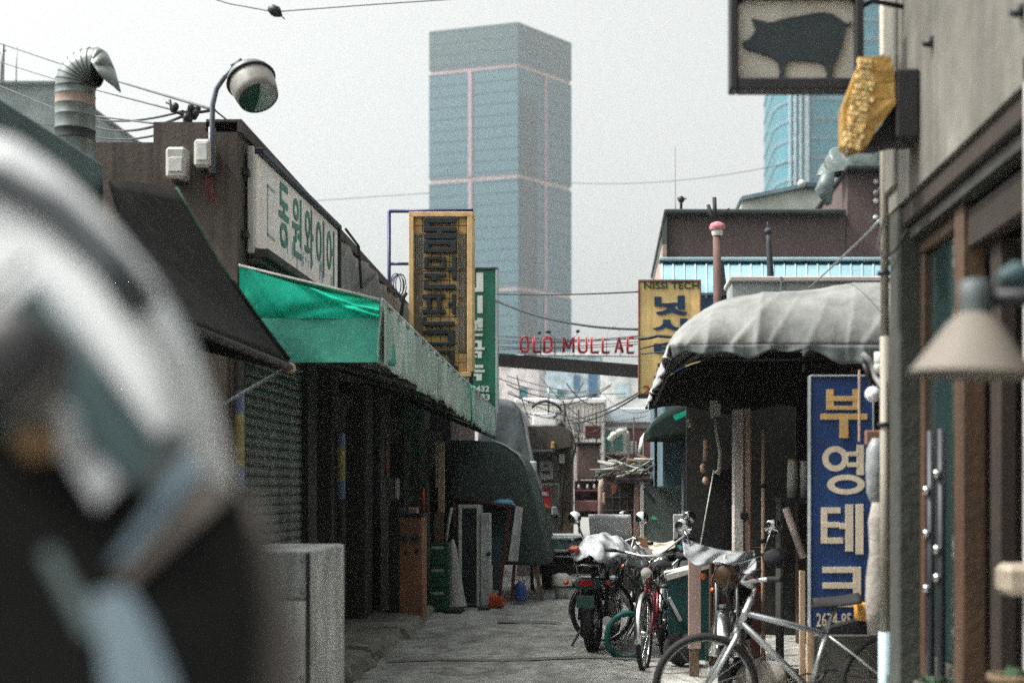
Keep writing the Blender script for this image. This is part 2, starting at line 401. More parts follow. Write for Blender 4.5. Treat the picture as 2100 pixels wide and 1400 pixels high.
# wall mounted sign
sx = WX+.02
sg = thing('wall_sign', 'long faded white shop sign with teal Korean letters above the green awning', 'sign', (sx, 10.2, 3.2))
y0, y1 = 10.22, 13.25
b = MB(); b.cbox(sx, sx+.07, y0, y1, 3.22, 3.9, .006); b.build('panel', sign_white, sg)
b = MB(); b.cbox(sx, sx+.05, y0-.03, y0, 3.18, 3.95); b.build('frame', white_paint, sg)
b = MB(); b.cbox(sx, sx+.1, y1, y1+.04, 3.18, 3.93); b.build('frame', dark_steel, sg)
b = MB(); b.cbox(sx, sx+.11, y0, y1, 3.9, 3.945); b.build('frame', navy_dark, sg)
b = MB(); b.cbox(sx, sx+.15, y0, y1, 3.15, 3.22, .01); b.cbox(sx, sx+.1, y0, y1, 3.11, 3.148, .004); b.build('ledge', pillar_m, sg)
for k, ch in enumerate('동원와이어'):
    text('letter', ch, sign_teal, sg, (sx+.0725, 10.86+k*.465, 3.36), .345, .49, (0,1,0), (0,0,1), .004, .012)
b = MB()
for (a, c_, d, e) in ((10.5, 10.52, 3.36, 3.74), (10.5, 10.74, 3.36, 3.38), (10.5, 10.74, 3.72, 3.74)): b.box(sx+.0715, sx+.074, a, c_, d, e)
b.build('faded_emblem', sign_lilac, sg)
b = MB()
for k in range(26):
    yy = rnd.uniform(10.9, 13.1); zt = rnd.uniform(3.4, 3.5); b.box(sx+.0712, sx+.0722, yy, yy+rnd.uniform(.01,.05), zt-rnd.uniform(.03,.14), zt)
b.build('paint_run', sign_lilac, sg, kind='stuff')

# tarpaulin lashed over the facade past the sign
def tf(a, c):
    yy = 13.35+a*4.9; zt = 3.86-.04*a+.02*math.sin(a*20); z0 = 2.75
    return Vector((WX+.05+.025*math.sin(a*38+c*3)+.03*math.sin(c*5+a*9), yy, z0+(zt-z0)*c))
tw = MB().grid(tf, 60, 12).build('wall_tarpaulin', mat('grey brown tarpaulin', C(146,142,138), .85, 0, .25, 5, .4, 10, streak=C(104,100,98), samt=.6), solid=.006)
tag(tw, 'grey brown tarpaulin lashed to the wall beyond the faded white sign', 'tarpaulin')
pts = [P(690,470,13.5), P(715,505,14.2), P(735,560,14.3), P(750,590,14.35), P(765,588,14.5), P(770,560,15.2)]
for p in pts: p.x = WX+.12
wire(pts, .014, cable_m, 'black cable looping down the grey brown tarpaulin', group=None)

# street lamp on the end wall
lam = thing('street_lamp', 'curved arm street lamp with a tilted glass bowl on the brown wall corner', 'street lamp', P(435,350,9.9))
arm = [P(435,352,9.9), P(435,260,9.9), P(436,215,9.9), P(444,182,9.9), P(460,158,9.9), P(480,140,9.9)]
MB().tube(arm, .018, 10).build('arm', mat('blue grey lamp arm', C(104,110,124), .5, .3, .2, 9), lam)
MB().tube([P(478,142,9.9), P(500,128,9.9)], .034, 12).build('neck', dark_steel, lam)
MB().tube([P(435,355,9.92), P(435,262,9.92)], .026, 10).build('socket', steel, lam)
ax = Vector((.42, -.42, -.85)).normalized(); o_ = P(509,152,9.9)
MB().lathe([(.02,-.04),(.06,-.03),(.14,.0),(.16,.03),(.165,.06),(.160,.066)], o_, ax, 28).build('canopy', mat('dull grey lamp dome', C(112,116,118), .5, .2, .2, 8), lam)
MB().ring(o_+ax*.066, ax, .166, .009, 32, 6).build('rim', dark_steel, lam)
MB().lathe([(.156,.064),(.158,.11),(.150,.18),(.140,.235),(.134,.235)], o_, ax, 28).build('shade', mat('grey enamel shade', C(168,166,160), .35, .1, .2, 8, streak=C(100,94,88), samt=.7, sscale=(7,7,.8)), lam)
MB().lathe([(.136,.228),(.10,.236),(.05,.240),(.001,.241)], o_, ax, 28).build('glass_bowl', mat('dusty glass bowl', C(150,156,150), .15, 0, .3, 6, spec=.8), lam)
gw = MB(); xa = ax.orthogonal().normalized()
def gb2(a, c):
    t = R(-70+a*170); rr, hh = (.135-.134*c, .231+.012*c); return o_+ax*(hh+.004)+(xa*math.cos(t)+ax.cross(xa)*math.sin(t))*rr
gw.grid(gb2, 14, 3); gw.build('green_lens_half', mat('dark green lens', C(40,58,52), .25), lam)
for k, (u0, v0, u1, v1) in enumerate([(338,300,380,365), (396,284,431,342)]):
    mt = thing('meter_box', ['white electricity meter box low on the brown end wall', 'white meter box higher up, beside the lamp arm'][k], 'meter box', P((u0+u1)/2, v1, 9.98), 'meter boxes on the brown wall')
    MB().px(u0, v0, u1, v1, 9.86, .135, .02).build('housing', white_box, mt)
    MB().px(u0+7, v0+(22 if k == 0 else 8), u1-7, v1-14, 9.85, .012, .004).build('cover', mat('clouded meter window', C(204,206,204), .3, 0, .2, 14), mt)
    MB().cbox(X((u0+u1)/2,9.9)-.02, X((u0+u1)/2,9.9)+.02, 9.88, 9.99, Z(v1+10,9.9), Z(v1,9.9)).build('cable_gland', dark_steel, mt)
rb = MB()
for k in range(5):
    a = P(418+k*3, 352, 9.985); rb.tube([a, a+Vector((.015, 0, -.08)), a+Vector((.005+.012*k, 0, -.17-.02*k))], .004, 5)
tag(rb.build('loose_wires', mat('faded red wire', C(150,76,70), .6, 0, .2, 20)), 'faded red loose wires below the meter box', 'wires')

# insulator cluster on the pole wires
ic = MB()
c0 = P(380, 232, 11.5)
for k in range(9): ic.ball(c0+Vector((rnd.uniform(-.09,.09), rnd.uniform(-.05,.05), rnd.uniform(-.05,.05))), .03, .03, .035, 8, 6)
ic.tube([P(348,205,11.5), P(352,228,11.5), P(375,235,11.5), P(440,226,11.5)], .012, 6); ic.tube([P(340,210,11.5), P(365,222,11.5)], .008, 6)
ic.tube([c0, c0+Vector((0,.0,-.25))], .02, 6)
tag(ic.build('insulator_cluster', dark_steel), 'dark cluster of insulators where the cables meet above the brown roof', 'insulator')

ls = thing('left_rear_shop', 'dark low shop continuing behind the green tarpaulin on the left', 'building', (-3, 18.5, 0))
MB().box(-6.5, -2.3, 20.9, 21.1, 0, 2.9).build('cross_wall', shade_dark, ls)
MB().box(-2.75, -2.6, 18.45, 28, 0, 2.95).build('wall', dark_wall, ls)
MB().box(-6.5, -2.55, 18.45, 28, 2.96, 3.05).build('roof', dark_wall, ls)

# ------------------------------------------------------------------ long green awning
AX = -1.6
def ztop(y): return 2.81-(y-10)*.0218
def zbot(y): return 2.37-(y-10)*.0195
aw = thing('green_awning', 'long green tarpaulin awning with a faded scalloped valance over the shop fronts', 'awning', (AX, 10, 2.1))
def end_z(x): return 2.81+(AX-x)*.255
def ef(a, c):
    x = -2.59+a*(.99); zt = end_z(x)-.03*math.sin(a*math.pi); z0 = 2.69
    wr = .035*math.exp(-((a*1.0+c*.55-1.05)/.07)**2)+.025*math.exp(-((a*.9+c*.8-1.25)/.05)**2)-.02*math.exp(-((a*.8-c*.6-.25)/.09)**2)+.015*math.exp(-((a+c*.25-.35)/.04)**2)
    return Vector((x, 10+.012*math.sin(a*9+c*2)-.03*math.sin(c*math.pi)*math.sin(a*math.pi)-wr, z0+(zt-z0)*c))
MB().grid(ef, 60, 24).build('end_panel', green_tarp, aw)
def ef2(a, c):
    x = -2.59+a*(.99); z0 = 2.385+.035*a*(1-a)*-1+.05*(1-a)*.2; return Vector((x, 10+.006+.02*math.sin(a*7+c*3)*(1-c), z0+(2.692-z0)*c))
MB().grid(ef2, 24, 6).build('end_valance', green_faded, aw)
for (ya, yb) in ((10.0, 13.4), (13.42, 20.3)):
    def tp(a, c, ya=ya, yb=yb):
        yy = ya+(yb-ya)*c; x = WX+.04+a*(AX-WX-.03); return Vector((x, yy, ztop(yy)+(AX-x)*.255+.012*math.sin(c*30+a*4)))
    MB().grid(tp, 8, 40).build('roof_sheet', green_top, aw, solid=.006)
    def vf(a, c, ya=ya, yb=yb):
        yy = ya+(yb-ya)*a; zt = ztop(yy)+.012; zb = zbot(yy)
        sc = .035*abs(math.sin((yy-10)*7.5)) if ya > 11 else .012*math.sin(yy*4)
        return Vector((AX+.012+.03*(1-c)*math.sin(yy*6.1)*.5+.012*math.sin(yy*13+c*2), yy, zb+sc+(zt-zb-sc)*c))
    MB().grid(vf, 110, 8).build('valance', valance_m, aw, solid=.004)
MB().tube([(AX+.018, 10.0, 2.826), (AX+.018, 20.3, 2.602)], .009, 6).build('hem', white_paint, aw)  # white tube paints the sunlit highlight along the top edge
MB().tube([(-2.59, 9.995, 3.065), (AX, 9.995, 2.823)], .009, 6).build('hem', white_paint, aw)  # same painted highlight over the end panel
b = MB(); b.tube([(AX-.03,10.1,2.42),(AX-.03,20.2,2.22)], .02, 8); b.build('front_rail', rust_red, aw)
for yy in (10.06, 11.8, 13.4, 15.2, 17, 18.8, 20.2):
    MB().tube([(WX+.02,yy,2.62),(AX-.03,yy,zbot(yy)+.05)], .018, 6).build('rib', dark_steel, aw)
# triangular fold at the near front corner
MB().prism([(AX+.03,10.02,2.79),(AX+.03,10.02,2.37),(AX+.05,10.24,2.36),(AX+.05,10.3,2.6)], (.004,0,0)).build('corner_fold', valance_m, aw)
MB().tube([(AX+.045,10.3,2.66),(AX+.03,10.26,2.4),(AX+.06,10.12,2.385)], [.004,.05,.01], 8).build('corner_fold', green_faded, aw)
MB().tube([(AX+.04,16.3,2.68),(AX+.05,16.3,2.2)], .012, 6).build('lashing', green_tarp, aw)
brk = mat('dusty bracket plate', C(96,94,90), .8, 0, .2, 8)
for (u0, v0, u1, v1, Y) in ((682, 806, 722, 888, 13.2), (796, 856, 832, 912, 16), (872, 880, 906, 960, 17.6)):
    b = MB(); w = u1-u0
    pts = [P(u0,v0,Y), P(u1,v0,Y), P(u1,v0+.3*(v1-v0),Y), P(u0+.65*w,v0+.42*(v1-v0),Y), P(u0+.62*w,v0+.8*(v1-v0),Y), P(u0+.4*w,v1,Y), P(u0,v1-.08*(v1-v0),Y)]
    b.prism(pts, (0,.02,0)); b.build('bracket_plate', brk, aw)

# ------------------------------------------------------------------ near left shop with the dark awning
ns = thing('near_left_shop', 'dark teal edged low shop at the left, under the ventilation duct', 'building', (WX, 3.2, 0))
MB().box(-7.5, WX-.02, 7.2, 7.33, 0, 3.1).build('end_wall', dark_wall, ns)
MB().box(WX-.2, WX-.02, 3.0, 7.2, 0, 2.7).build('wall', dark_wall, ns)
MB().cbox(WX-.06, WX, 2.6, 7.345, 2.9, 3.17, .01).build('fascia', teal_metal, ns)
MB().box(-7.5, WX-.07, 2.6, 7.2, 3.11, 3.15).build('roof', teal_metal, ns)
MB().box(WX-.25, WX-.02, 7.34, 9.95, 0, 2.9).build('side_wall', mat('warm brown render', C(120,108,98), .9, 0, .25, 5, .4, 24, streak=C(84,74,66), samt=.6), ns)
da = thing('dark_awning', 'dark olive awning with a green hem, slanting out over the left foreground', 'awning', (-1.91, 8.5, 2.2))
def daf(a, c):
    ys = 7.36-1.3*a; yy = ys+(8.5-ys)*c; x = WX+.02+a*.67; zw = 3.09+.2*c; z = zw-a*(zw-2.245)-.05*math.sin(a*math.pi)+.006*math.sin(c*5+a*3); return Vector((x, yy, z))
MB().grid(daf, 14, 30).build('cloth', dark_awning, da, solid=.01)
MB().tube([daf(a/10, 1)+Vector((0,.01,.01)) for a in range(6)], .012, 6).build('hem', mat('dull green hem', C(38,84,66), .8), da)
MB().tube([daf(a/10, 1)+Vector((0,.01,.012)) for a in range(5, 11)], .02, 8).build('hem', dark_awning, da)
MB().tube([(-1.915,6.0,2.235),(-1.905,8.53,2.225)], .022, 8).build('front_bar', pillar_m, da)
MB().ball((-1.905,8.56,2.22), .032).build('bar_end', tan_wood, da)
MB().tube([P(588,754,8.52), P(440,838,8.5), P(380,872,8.5)], .009, 6).build('stay_rod', steel, da)
MB().prism([(WX+.05,8.47,3.2),(-1.95,8.47,2.26),(-1.95,8.47,2.2),(WX+.05,8.47,2.35)], (0,.012,0)).build('end_flap', dark_awning, da)

# ventilation duct
vd = thing('ventilation_duct', 'banded sheet metal ventilation duct with a hooded elbow on the left roof', 'duct', P(155,335,9))
Yd = 9.0; r = X(1245+40, Yd)
for (v0, v1, m_) in ((345, 288, duct_m), (288, 268, duct_dark), (268, 240, duct_m), (240, 218, duct_m), (218, 198, duct_tape), (198, 182, duct_m)):
    MB().lathe([(r*.98,0),(r*1.0,.004),(r*.985,.01),(r*.985,Z(v1,Yd)-Z(v0,Yd)-.006),(r*1.01,Z(v1,Yd)-Z(v0,Yd))], P(154,v0,Yd), (.01,0,1), 24).build('duct_section', m_, vd)
piv = P(196,180,Yd); cu = 41.5/F*Yd
def elbow_ring(deg, g):
    an = R(deg); d = Vector((math.cos(an), 0, math.sin(an))); c = piv+d*cu*g
    return [c+(d*math.cos(2*math.pi*k/24)+Vector((0,1,0))*math.sin(2*math.pi*k/24))*r*g*.985 for k in range(25)]
angs = [180, 168, 156, 144, 132, 120, 108, 96, 84]
for a0, a1 in zip(angs[:-1], angs[1:]):
    b = MB(); A_, B_ = elbow_ring(a0, 1.0), elbow_ring(a1, 1.0)
    b.add(A_+B_, [(k, k+1, k+26, k+25) for k in range(24)], True); b.build('elbow_section', duct_m, vd)
    MB().tube(elbow_ring(a1, 1.004)[:-1], .0035, 5, closed=True).build('seam', duct_dark, vd)
b = MB(); A_ = elbow_ring(84, 1.01); k0 = list(range(-6, 7))
H_ = lambda k, t: A_[k % 24]+Vector((.125*t, 0, .02*t-.29*t*t))*max(0, math.cos(2*math.pi*k/24))**.6
for t0, t1 in ((0,.35),(.35,.7),(.7,1)): b.add([H_(k,t0) for k in k0]+[H_(k,t1) for k in k0], [(q, q+1, q+14, q+13) for q in range(12)], True)
b.build('hood', duct_m, vd, solid=.004)

# far left building and mast
fl = thing('distant_left_building', 'pale teal grey block far behind the ventilation duct', 'building', P(40,300,45))
MB().px(-500, 170, 116, 420, 45, 12, .05).build('wall', mat('pale teal cladding', C(142,156,156), .7, 0, .15, .4), fl)
MB().px(-510, 164, 119, 172, 44.8, 12.3, .05).build('roof_edge', mat('pale roof edge', C(120,134,136), .7), fl)
am = MB(); am.tube([P(4,170,44), P(6,90,44)], .06, 6); am.tube([P(-8,110,44), P(12,104,44)], .03, 5); am.tube([P(33,170,44.5), P(34,95,44.5)], .02, 5)
tag(am.build('roof_antenna', steel), 'thin antenna mast on the pale teal block at the left edge', 'antenna')
# ------------------------------------------------------------------ signs over the alley
os_ = thing('orange_sign', 'ochre box sign with black Korean channel letters and rows of bulbs in a blue frame', 'sign', P(903,772,17.0))
Y = 17.0
b = MB(); b.px(846, 442, 962, 766, Y+.05, .2, .01); b.build('backing', bulb_back, os_)
for (u0, v0, u1, v1) in ((838,434,970,444), (838,762,966,772), (838,444,848,762), (958,444,969,762)):
    MB().px(u0, v0, u1, v1, Y-.03, .3, .006).build('rim', orange_rim, os_)
# tiled face, each tile a piece of its own
cols = [848, 866.5, 885, 903.5, 922, 940.5, 958]; nrow = 17; tile = None
for i in range(6):
    for j in range(nrow):
        if i in (0, 5) and 1 < j < 15: continue
        va = 444+j*318/nrow; vb = va+318/nrow
        o = MB().px(cols[i]+.7, va+.7, cols[i+1]-.7, vb-.7, Y+.03+rnd.uniform(-.004,.004), .025, .004)
        o.build('tile', orange_face, os_)
def lt(rects, name='letter'):
    b = MB()
    for k, (a, c, d, e) in enumerate(rects): b.px(a, c, d, e, Y-.035-.0012*k, .06, .008)
    return b.build(name, letter_dark, os_)
lt([(868,445,882,475),(868,445,936,457),(868,464,936,475),(869,478,936,490),(896,470,908,482),(868,492,936,502),(868,508,936,518),(868,494,881,516),(924,494,936,516)])
lt([(869,526,914,533),(869,544,914,551),(869,526,878,551),(906,526,914,551),(868,559,914,568),(885,566,896,576),(917,546,928,556),(926,524,936,572),(868,572,876,584),(868,582,934,593)])
lt([(866,602,913,612),(866,633,913,643),(874,608,884,638),(895,608,905,638),(926,602,935,643),(918,618,928,626),(866,648,874,660),(866,658,932,668)])
lt([(866,676,932,685),(918,676,932,705),(866,700,932,708),(866,716,932,724),(866,738,932,746),(866,716,876,746),(922,716,932,746)])
dots = MB()
for (ua, ub, va, vb, st) in ((850,866,478,560,4.0), (938,956,476,550,3.6), (937,954,560,610,3.6), (936,953,622,720,3.8), (849,852,563,615,4), (862,866,566,618,4), (862,866,630,650,4)):
    u = ua
    while u <= ub:
        v = va
        while v <= vb:
            c = P(u, v, Y+.02); h = .0085; dots.add([c+Vector((-h,0,0)), c+Vector((0,0,h)), c+Vector((h,0,0)), c+Vector((0,0,-h)), c+Vector((0,-.012,0))], [(0,1,4),(1,2,4),(2,3,4),(3,0,4)])
            v += st
        u += st
dots.build('bulbs', bulb_m, os_, kind='stuff')
text('phone_number', '1928', letter_dark, os_, P(902,764,Y+.02), .22, .088, depth=.01, bold=.03)
MB().px(930, 770, 962, 786, Y, .12, .006).build('lower_plate', white_box, os_)
MB().px(955, 760, 970, 788, Y+.02, .1, .006).build('bracket', dark_steel, os_)
b = MB()
zz = P(798,433,Y+.1); b.tube([P(798,760,Y+.1), zz], .022, 8); b.tube([zz, P(971,432,Y+.1)], .022, 8); b.tube([P(798,541,Y+.1), P(840,541,Y+.1)], .018, 8); b.build('frame', navy, os_)
MB().tube([P(816,690,Y+.1), P(828,610,Y+.1), P(834,600,Y+.1)], .02, 8).build('frame', dark_steel, os_)
b = MB(); c0 = P(822,585,Y+.05)
for k in range(7):
    an = k*.9; r_ = .06+.015*(k % 3); b.tube([c0+Vector((r_*math.cos(an+t*.55)*1.0-.01*k, .02*math.sin(t+k), .14*math.sin(an+t*.55))) for t in range(9)], .007, 5)
tag(b.build('cable_coil', mat('blue grey cable', C(70,84,110), .6)), 'tangled cable coil beside the ochre sign', 'cable')

gs = thing('green_sign', 'tall green sign with white Korean letters and phone numbers, behind the ochre sign', 'sign', P(980,845,20.6))
Y = 20.6
MB().px(925, 553, 1016, 846, Y, .16, .008).build('panel', green_sign, gs)
MB().px(1016, 551, 1021, 848, Y-.02, .2, .004).build('edge', white_edge, gs)
MB().px(922, 548, 1021, 553, Y-.02, .2, .004).build('edge', dark_steel, gs)
def wl_(rects):
    b = MB()
    for k, (a, c, d, e) in enumerate(rects): b.px(a, c, d, e, Y-.012-.0008*k, .01, .001)
    b.build('letter', white_paint, gs)
wl_([(977,559,991,598),(966,590,991,598),(966,560,970,590)])
wl_([(979,606,990,642),(964,606,970,636)])
wl_([(979,652,990,672),(966,657,990,662),(966,674,990,678),(966,684,990,689),(974,662,978,676)])
wl_([(966,698,988,703),(980,698,988,713),(966,712,994,717),(966,720,988,724),(980,720,988,734),(966,729,978,732)])
wl_([(968,742,974,752),(974,748,991,754),(966,758,994,763),(966,766,988,771),(977,771,988,780)])
text('phone_number', '672.3432', white_paint, gs, P(936,803,Y-.004), .478, .087, depth=.008, bold=.03)
text('phone_number', '3433', white_paint, gs, P(966,820,Y-.004), .273, .087, depth=.008, bold=.03)
text('phone_number', '63', white_paint, gs, P(988,836,Y-.004), .125, .08, depth=.008, bold=.03)

# OLD MULLAE gateway
Y = 21.6
ga = thing('gateway_sign', 'dark beam across the alley carrying red OLD MULLAE letters', 'sign', P(1170,760,Y))
a, c = P(1000,736,Y), P(1318,762,Y)
MB().bar(a, c, .16, .19).build('beam', mat('rusted black beam', C(48,44,44), .7, .3, .3, 9), ga)
b = MB()
for k in range(3):
    p0, p1 = P(1000, 722+k*.0, Y+.04), P(1315, 727, Y+.04)
b.tube([P(1005,727,Y+.03), P(1312,731,Y+.03)], .008, 5); b.build('letter_rail', steel, ga)
red = mat('red neon tube', C(214,66,78), .4, 0, .15, 20); redback = mat('dark red letter tray', C(92,40,52), .6, 0, .2, 12)
ST = {'O': [[(.1,.1),(0,.25),(0,.75),(.1,.9),(.25,1),(.75,1),(.9,.9),(1,.75),(1,.25),(.9,.1),(.75,0),(.25,0),(.1,.1)]], 'L': [[(0,1),(0,0),(1,0)]],
      'D': [[(0,0),(0,1),(.7,1),(1,.8),(1,.2),(.7,0),(0,0)]], 'M': [[(0,0),(0,1),(.5,.25),(1,1),(1,0)]], 'U': [[(0,1),(0,.2),(.2,0),(.8,0),(1,.2),(1,1)]],
      'A': [[(0,0),(.5,1),(1,0)],[(.18,.32),(.82,.32)]], 'E': [[(1,1),(0,1),(0,0),(1,0)],[(0,.5),(.85,.5)]]}
for ch, u0, u1 in zip('OLDMULLAE', (1068,1095,1116,1156,1187,1213,1236,1262,1287), (1083,1108,1131,1176,1203,1228,1250,1277,1300)):
    t = (u0-1065)/235; top = 691+t*2; bot = 721+t*2
    tray = MB(); tube = MB()
    for st in ST[ch]:
        pts = [P(u0+(u1-u0)*x, bot+(top-bot)*yy, Y-.02) for x, yy in st]
        for p, q in zip(pts[:-1], pts[1:]): tray.bar(p+Vector((0,.03,0)), q+Vector((0,.03,0)), .036, .04, (0,-1,0))
        for off in (-.012, .012):
            tube.tube([p+Vector((off,-.012,off)) for p in pts], .008, 5)
    l = tray.build('letter', redback, ga); tube.build('neon_tube', red, l)
for k, (u, v, du) in enumerate(((1106,682,3), (1124,680,14), (1185,679,-8))):
    p = P(u, v, Y); s_ = thing('spot_lamp', ['small cone lamp at the left above the red letters', 'round lamp above the D of the red letters', 'round lamp above the U of the red letters'][k], 'lamp', P(u, v+12, Y), 'lamps over the gateway')
    MB().ball(p, .032+.014*(k == 1), .04, .026, 10, 7).build('head', dark_steel, s_)
    MB().tube([p, P(u+du, v+14, Y), P(u+du, 728, Y+.02)], .008, 5).build('stalk', steel, s_)
b = MB(); b.tube([P(1272,730,Y+3)]+[P(1258+14*math.cos(math.pi*k/12), 691-22*math.sin(math.pi*k/12), Y+3) for k in range(13)]+[P(1244,730,Y+3)], .007, 5)
tag(b.build('arched_bracket', mat('faint grey arch', C(190,190,192), .6)), 'thin pale arch of pipe behind the letters A and E', 'bracket')

# ochre NISSI TECH sign
Y = 16.1
nt_ = thing('yellow_sign', 'tall yellow NISSI TECH sign board partly behind the grey canopy', 'sign', P(1372,812,Y))
yel = mat('yellow ochre sign enamel', C(250,216,146), .55, 0, .14, 5, streak=C(180,140,84), samt=.4)
MB().px(1311, 576, 1436, 808, Y, .14, .008).build('panel', yel, nt_)
b = MB(); b.px(1309, 573, 1438, 577, Y-.02, .18, .003); b.px(1309, 577, 1312, 813, Y-.02, .18, .003); b.px(1435, 577, 1438, 813, Y-.02, .18, .003); b.build('edge', mat('brown sign edge', C(140,98,84), .6), nt_)
MB().px(1309, 808, 1438, 815, Y-.02, .18, .003).build('sill', dark_steel, nt_)
inkg = mat('dark green print', C(38,78,52), .6); inkb = mat('deep blue paint', C(16,54,92), .6, 0, .15, 9); inkr = mat('brick red print', C(168,70,52), .6)
text('lettering', 'NISSI TECH', inkg, nt_, P(1321,592,Y-.006), .62, .075, depth=.006, bold=.012)
for ch, va, vb, u0, u1 in (('닛', 606, 646, 1342, 1410), ('시', 653, 683, 1338, 1410), ('테', 701, 730, 1341, 1412), ('크', 745, 778, 1341, 1412)):
    text('letter', ch, inkb, nt_, P(u0, vb, Y-.008), X(u1,Y)-X(u0,Y), (vb-va)/F*Y, depth=.008, bold=.05)
text('phone_number', '2634', inkr, nt_, P(1319,808,Y-.006), .36, .1, depth=.006, bold=.012)
MB().tube([P(1345,815,Y+.08), P(1345,1000,Y+.08)], .02, 6).build('post', dark_steel, nt_)

# ------------------------------------------------------------------ towers and distant city
glass_t = mat('teal tower glazing', C(8,84,98), .4, .0, .1, .05, spec=.7, grime=.15, gscale=.03)
glass_t2 = mat('darker tower glazing', C(4,60,70), .4, .0, .1, .05, spec=.7, grime=.15, gscale=.03)
pinkband = mat('pale pink granite band', C(206,176,180), .7, 0, .08, .2)
H0 = 450.0
A0, B0, D0 = P(1062,45,H0), P(880,65,459.6), P(1172,88,471.2)
A0.z = B0.z = D0.z = 148.8
def v2(p): return Vector((p.x, p.y, 0))
a_, b_, d_ = v2(A0), v2(B0), v2(D0); c_ = b_+d_-a_; cen = (a_+b_+c_+d_)/4
tw_ = thing('glass_tower', 'tall blue green glass tower with pale pink bands above the alley', 'tower', (cen.x, cen.y, 0))
def quad_at(inset): return [cen+(p-cen).normalized()*((p-cen).length-inset) for p in (a_, b_, c_, d_)]
levels = [(136.0, 148.8), (100.9, 134.7), (65.3, 99.6), (30.0, 64.0), (-1, 28.7)]
for k, (z0, z1) in enumerate(levels):
    b = MB(); q = quad_at(0)
    b.prism([p+Vector((0,0,z0)) for p in q], (0,0,z1-z0)); blk = b.build('glass_block', glass_t2 if k == 0 else glass_t, tw_)
    fl_ = MB(); zz = z0+.8
    while zz < z1-.5:
        qq = quad_at(-.04); fl_.prism([p+Vector((0,0,zz)) for p in qq], (0,0,.5)); zz += 3.6
    fl_.build('floor_bands', mat('teal spandrel', C(6,70,82), .45, .1, .12, .08), blk, kind='stuff')
    if k:
        for (p, r_) in ((a_, b_), (a_, d_)):
            m = p.lerp(r_, .53 if r_ is b_ else .5); dr = (r_-p).normalized(); nr = Vector((dr.y, -dr.x, 0))
            if nr.dot(m-cen) < 0: nr = -nr
            MB().obox(m+nr*.15+Vector((0,0,(z0+z1)/2)), dr, nr, (0,0,1), .62, .25, (z1-z0)/2).build('pink_strip', mat('dull pink strip', C(168,140,150), .7, 0, .08, .2), tw_)
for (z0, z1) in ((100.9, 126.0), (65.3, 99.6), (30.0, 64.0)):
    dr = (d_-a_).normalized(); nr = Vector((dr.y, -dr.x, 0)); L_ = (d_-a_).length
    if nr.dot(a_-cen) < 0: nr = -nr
    MB().obox(a_+dr*L_*.19+nr*.02+Vector((0,0,(z0+z1)/2)), dr, nr, (0,0,1), L_*.155, .2, (z1-z0)/2).build('dark_reflection', mat('painted dark reflection', C(10,44,54), .3, .1, .12, .1), tw_)  # dark panel painted in for the reflection of another building
for (z0, z1) in ((134.7, 136.0), (99.6, 100.9), (64.0, 65.3), (28.7, 30.0)):
    MB().prism([p+Vector((0,0,z0)) for p in quad_at(.5)], (0,0,z1-z0)).build('pink_band', pinkband, tw_)

Y = 250.0
rt = thing('curved_tower', 'teal glass high rise with a rounded corner behind the pig sign', 'tower', P(1720,1000,Y))
gl2 = mat('cyan green glazing', C(44,124,140), .35, .05, .2, .12, spec=.8)
fin_m = mat('white facade fins', C(176,196,204), .5); slab_m = mat('blue grey slab edge', C(96,134,148), .5)
def rt_pt(t):      # plan outline from the left corner round to the right end
    return Vector((X(1602,Y)+0, 0, 0))
out = []
for k in range(9):
    an = math.pi*(1-k/16); out.append(Vector((X(1652,Y)+math.cos(an)*4.6, Y+9-math.sin(an)*9, 0)))
out += [Vector((X(1990,Y), Y-.5, 0)), Vector((X(1990,Y), Y+30, 0)), Vector((X(1606,Y), Y+30, 0))]
zt = 120.0
blk = MB().prism(out, (0,0,zt)).build('glazing', gl2, rt)
cen2 = Vector((X(1790,Y), Y+15, 0)); fl_ = MB(); zz = 4.0
while zz < zt:
    fl_.prism([cen2+(p-cen2)*1.008+Vector((0,0,zz)) for p in out], (0,0,.75)); zz += 3.45
fl_.build('floor_slabs', slab_m, rt, kind='stuff')
for k in range(5, 10):
    p = out[min(k,8)] if k < 9 else Vector((X(1656,Y), Y, 0)); MB().box(p.x-.18, p.x+.18, p.y-.7, p.y+.2, 0, zt).build('fin', fin_m, rt)

# pale blocks in the middle distance
def far_block(name, label, u0, v0, u1, Y, d, m, wins=(), roof=None, v1=1000):
    t = thing(name, label, 'building', P((u0+u1)/2, 1000, Y))
    MB().px(u0, v0, u1, v1, Y, d, .03).build('wall', m, t)
    for (a, c, e, f_, wm) in wins:
        w = MB().px(a-2, c-2, e+2, f_+2, Y-.12, .14, .01).build('window', white_paint, t)
        MB().px(a, c, e, f_, Y-.14, .05, .005).build('pane', wm, w)
    if roof: MB().px(u0-3, v0-5, u1+3, v0+1, Y-.3, d+.6, .02).build('roof_edge', roof, t)
    return t
pale = mat('pale rendered wall', C(236,238,238), .8, 0, .1, .5); pale2 = mat('pinkish white wall', C(240,230,230), .8, 0, .1, .5)
paleb = mat('pale blue wall', C(196,218,228), .7, 0, .12, .3); wteal = glassmat('teal window glass', C(62,116,122)); wblue = glassmat('blue window glass', C(70,120,156)); pinkw = mat('pink wall strip', C(214,160,180), .7)
far_block('pale_apartment', 'pinkish white block with a teal window below the gateway beam', 950, 742, 1105, 130, 14, pale2, [(1064,794,1082,815,wteal), (1000,790,1022,812,wteal)], paleb)
far_block('blue_apartment', 'pale blue high block behind the gateway beam', 1105, 728, 1232, 150, 14, paleb, [(1142,798,1158,822,wteal), (1206,758,1226,822,wblue), (1176,768,1190,800,wblue)], pale)
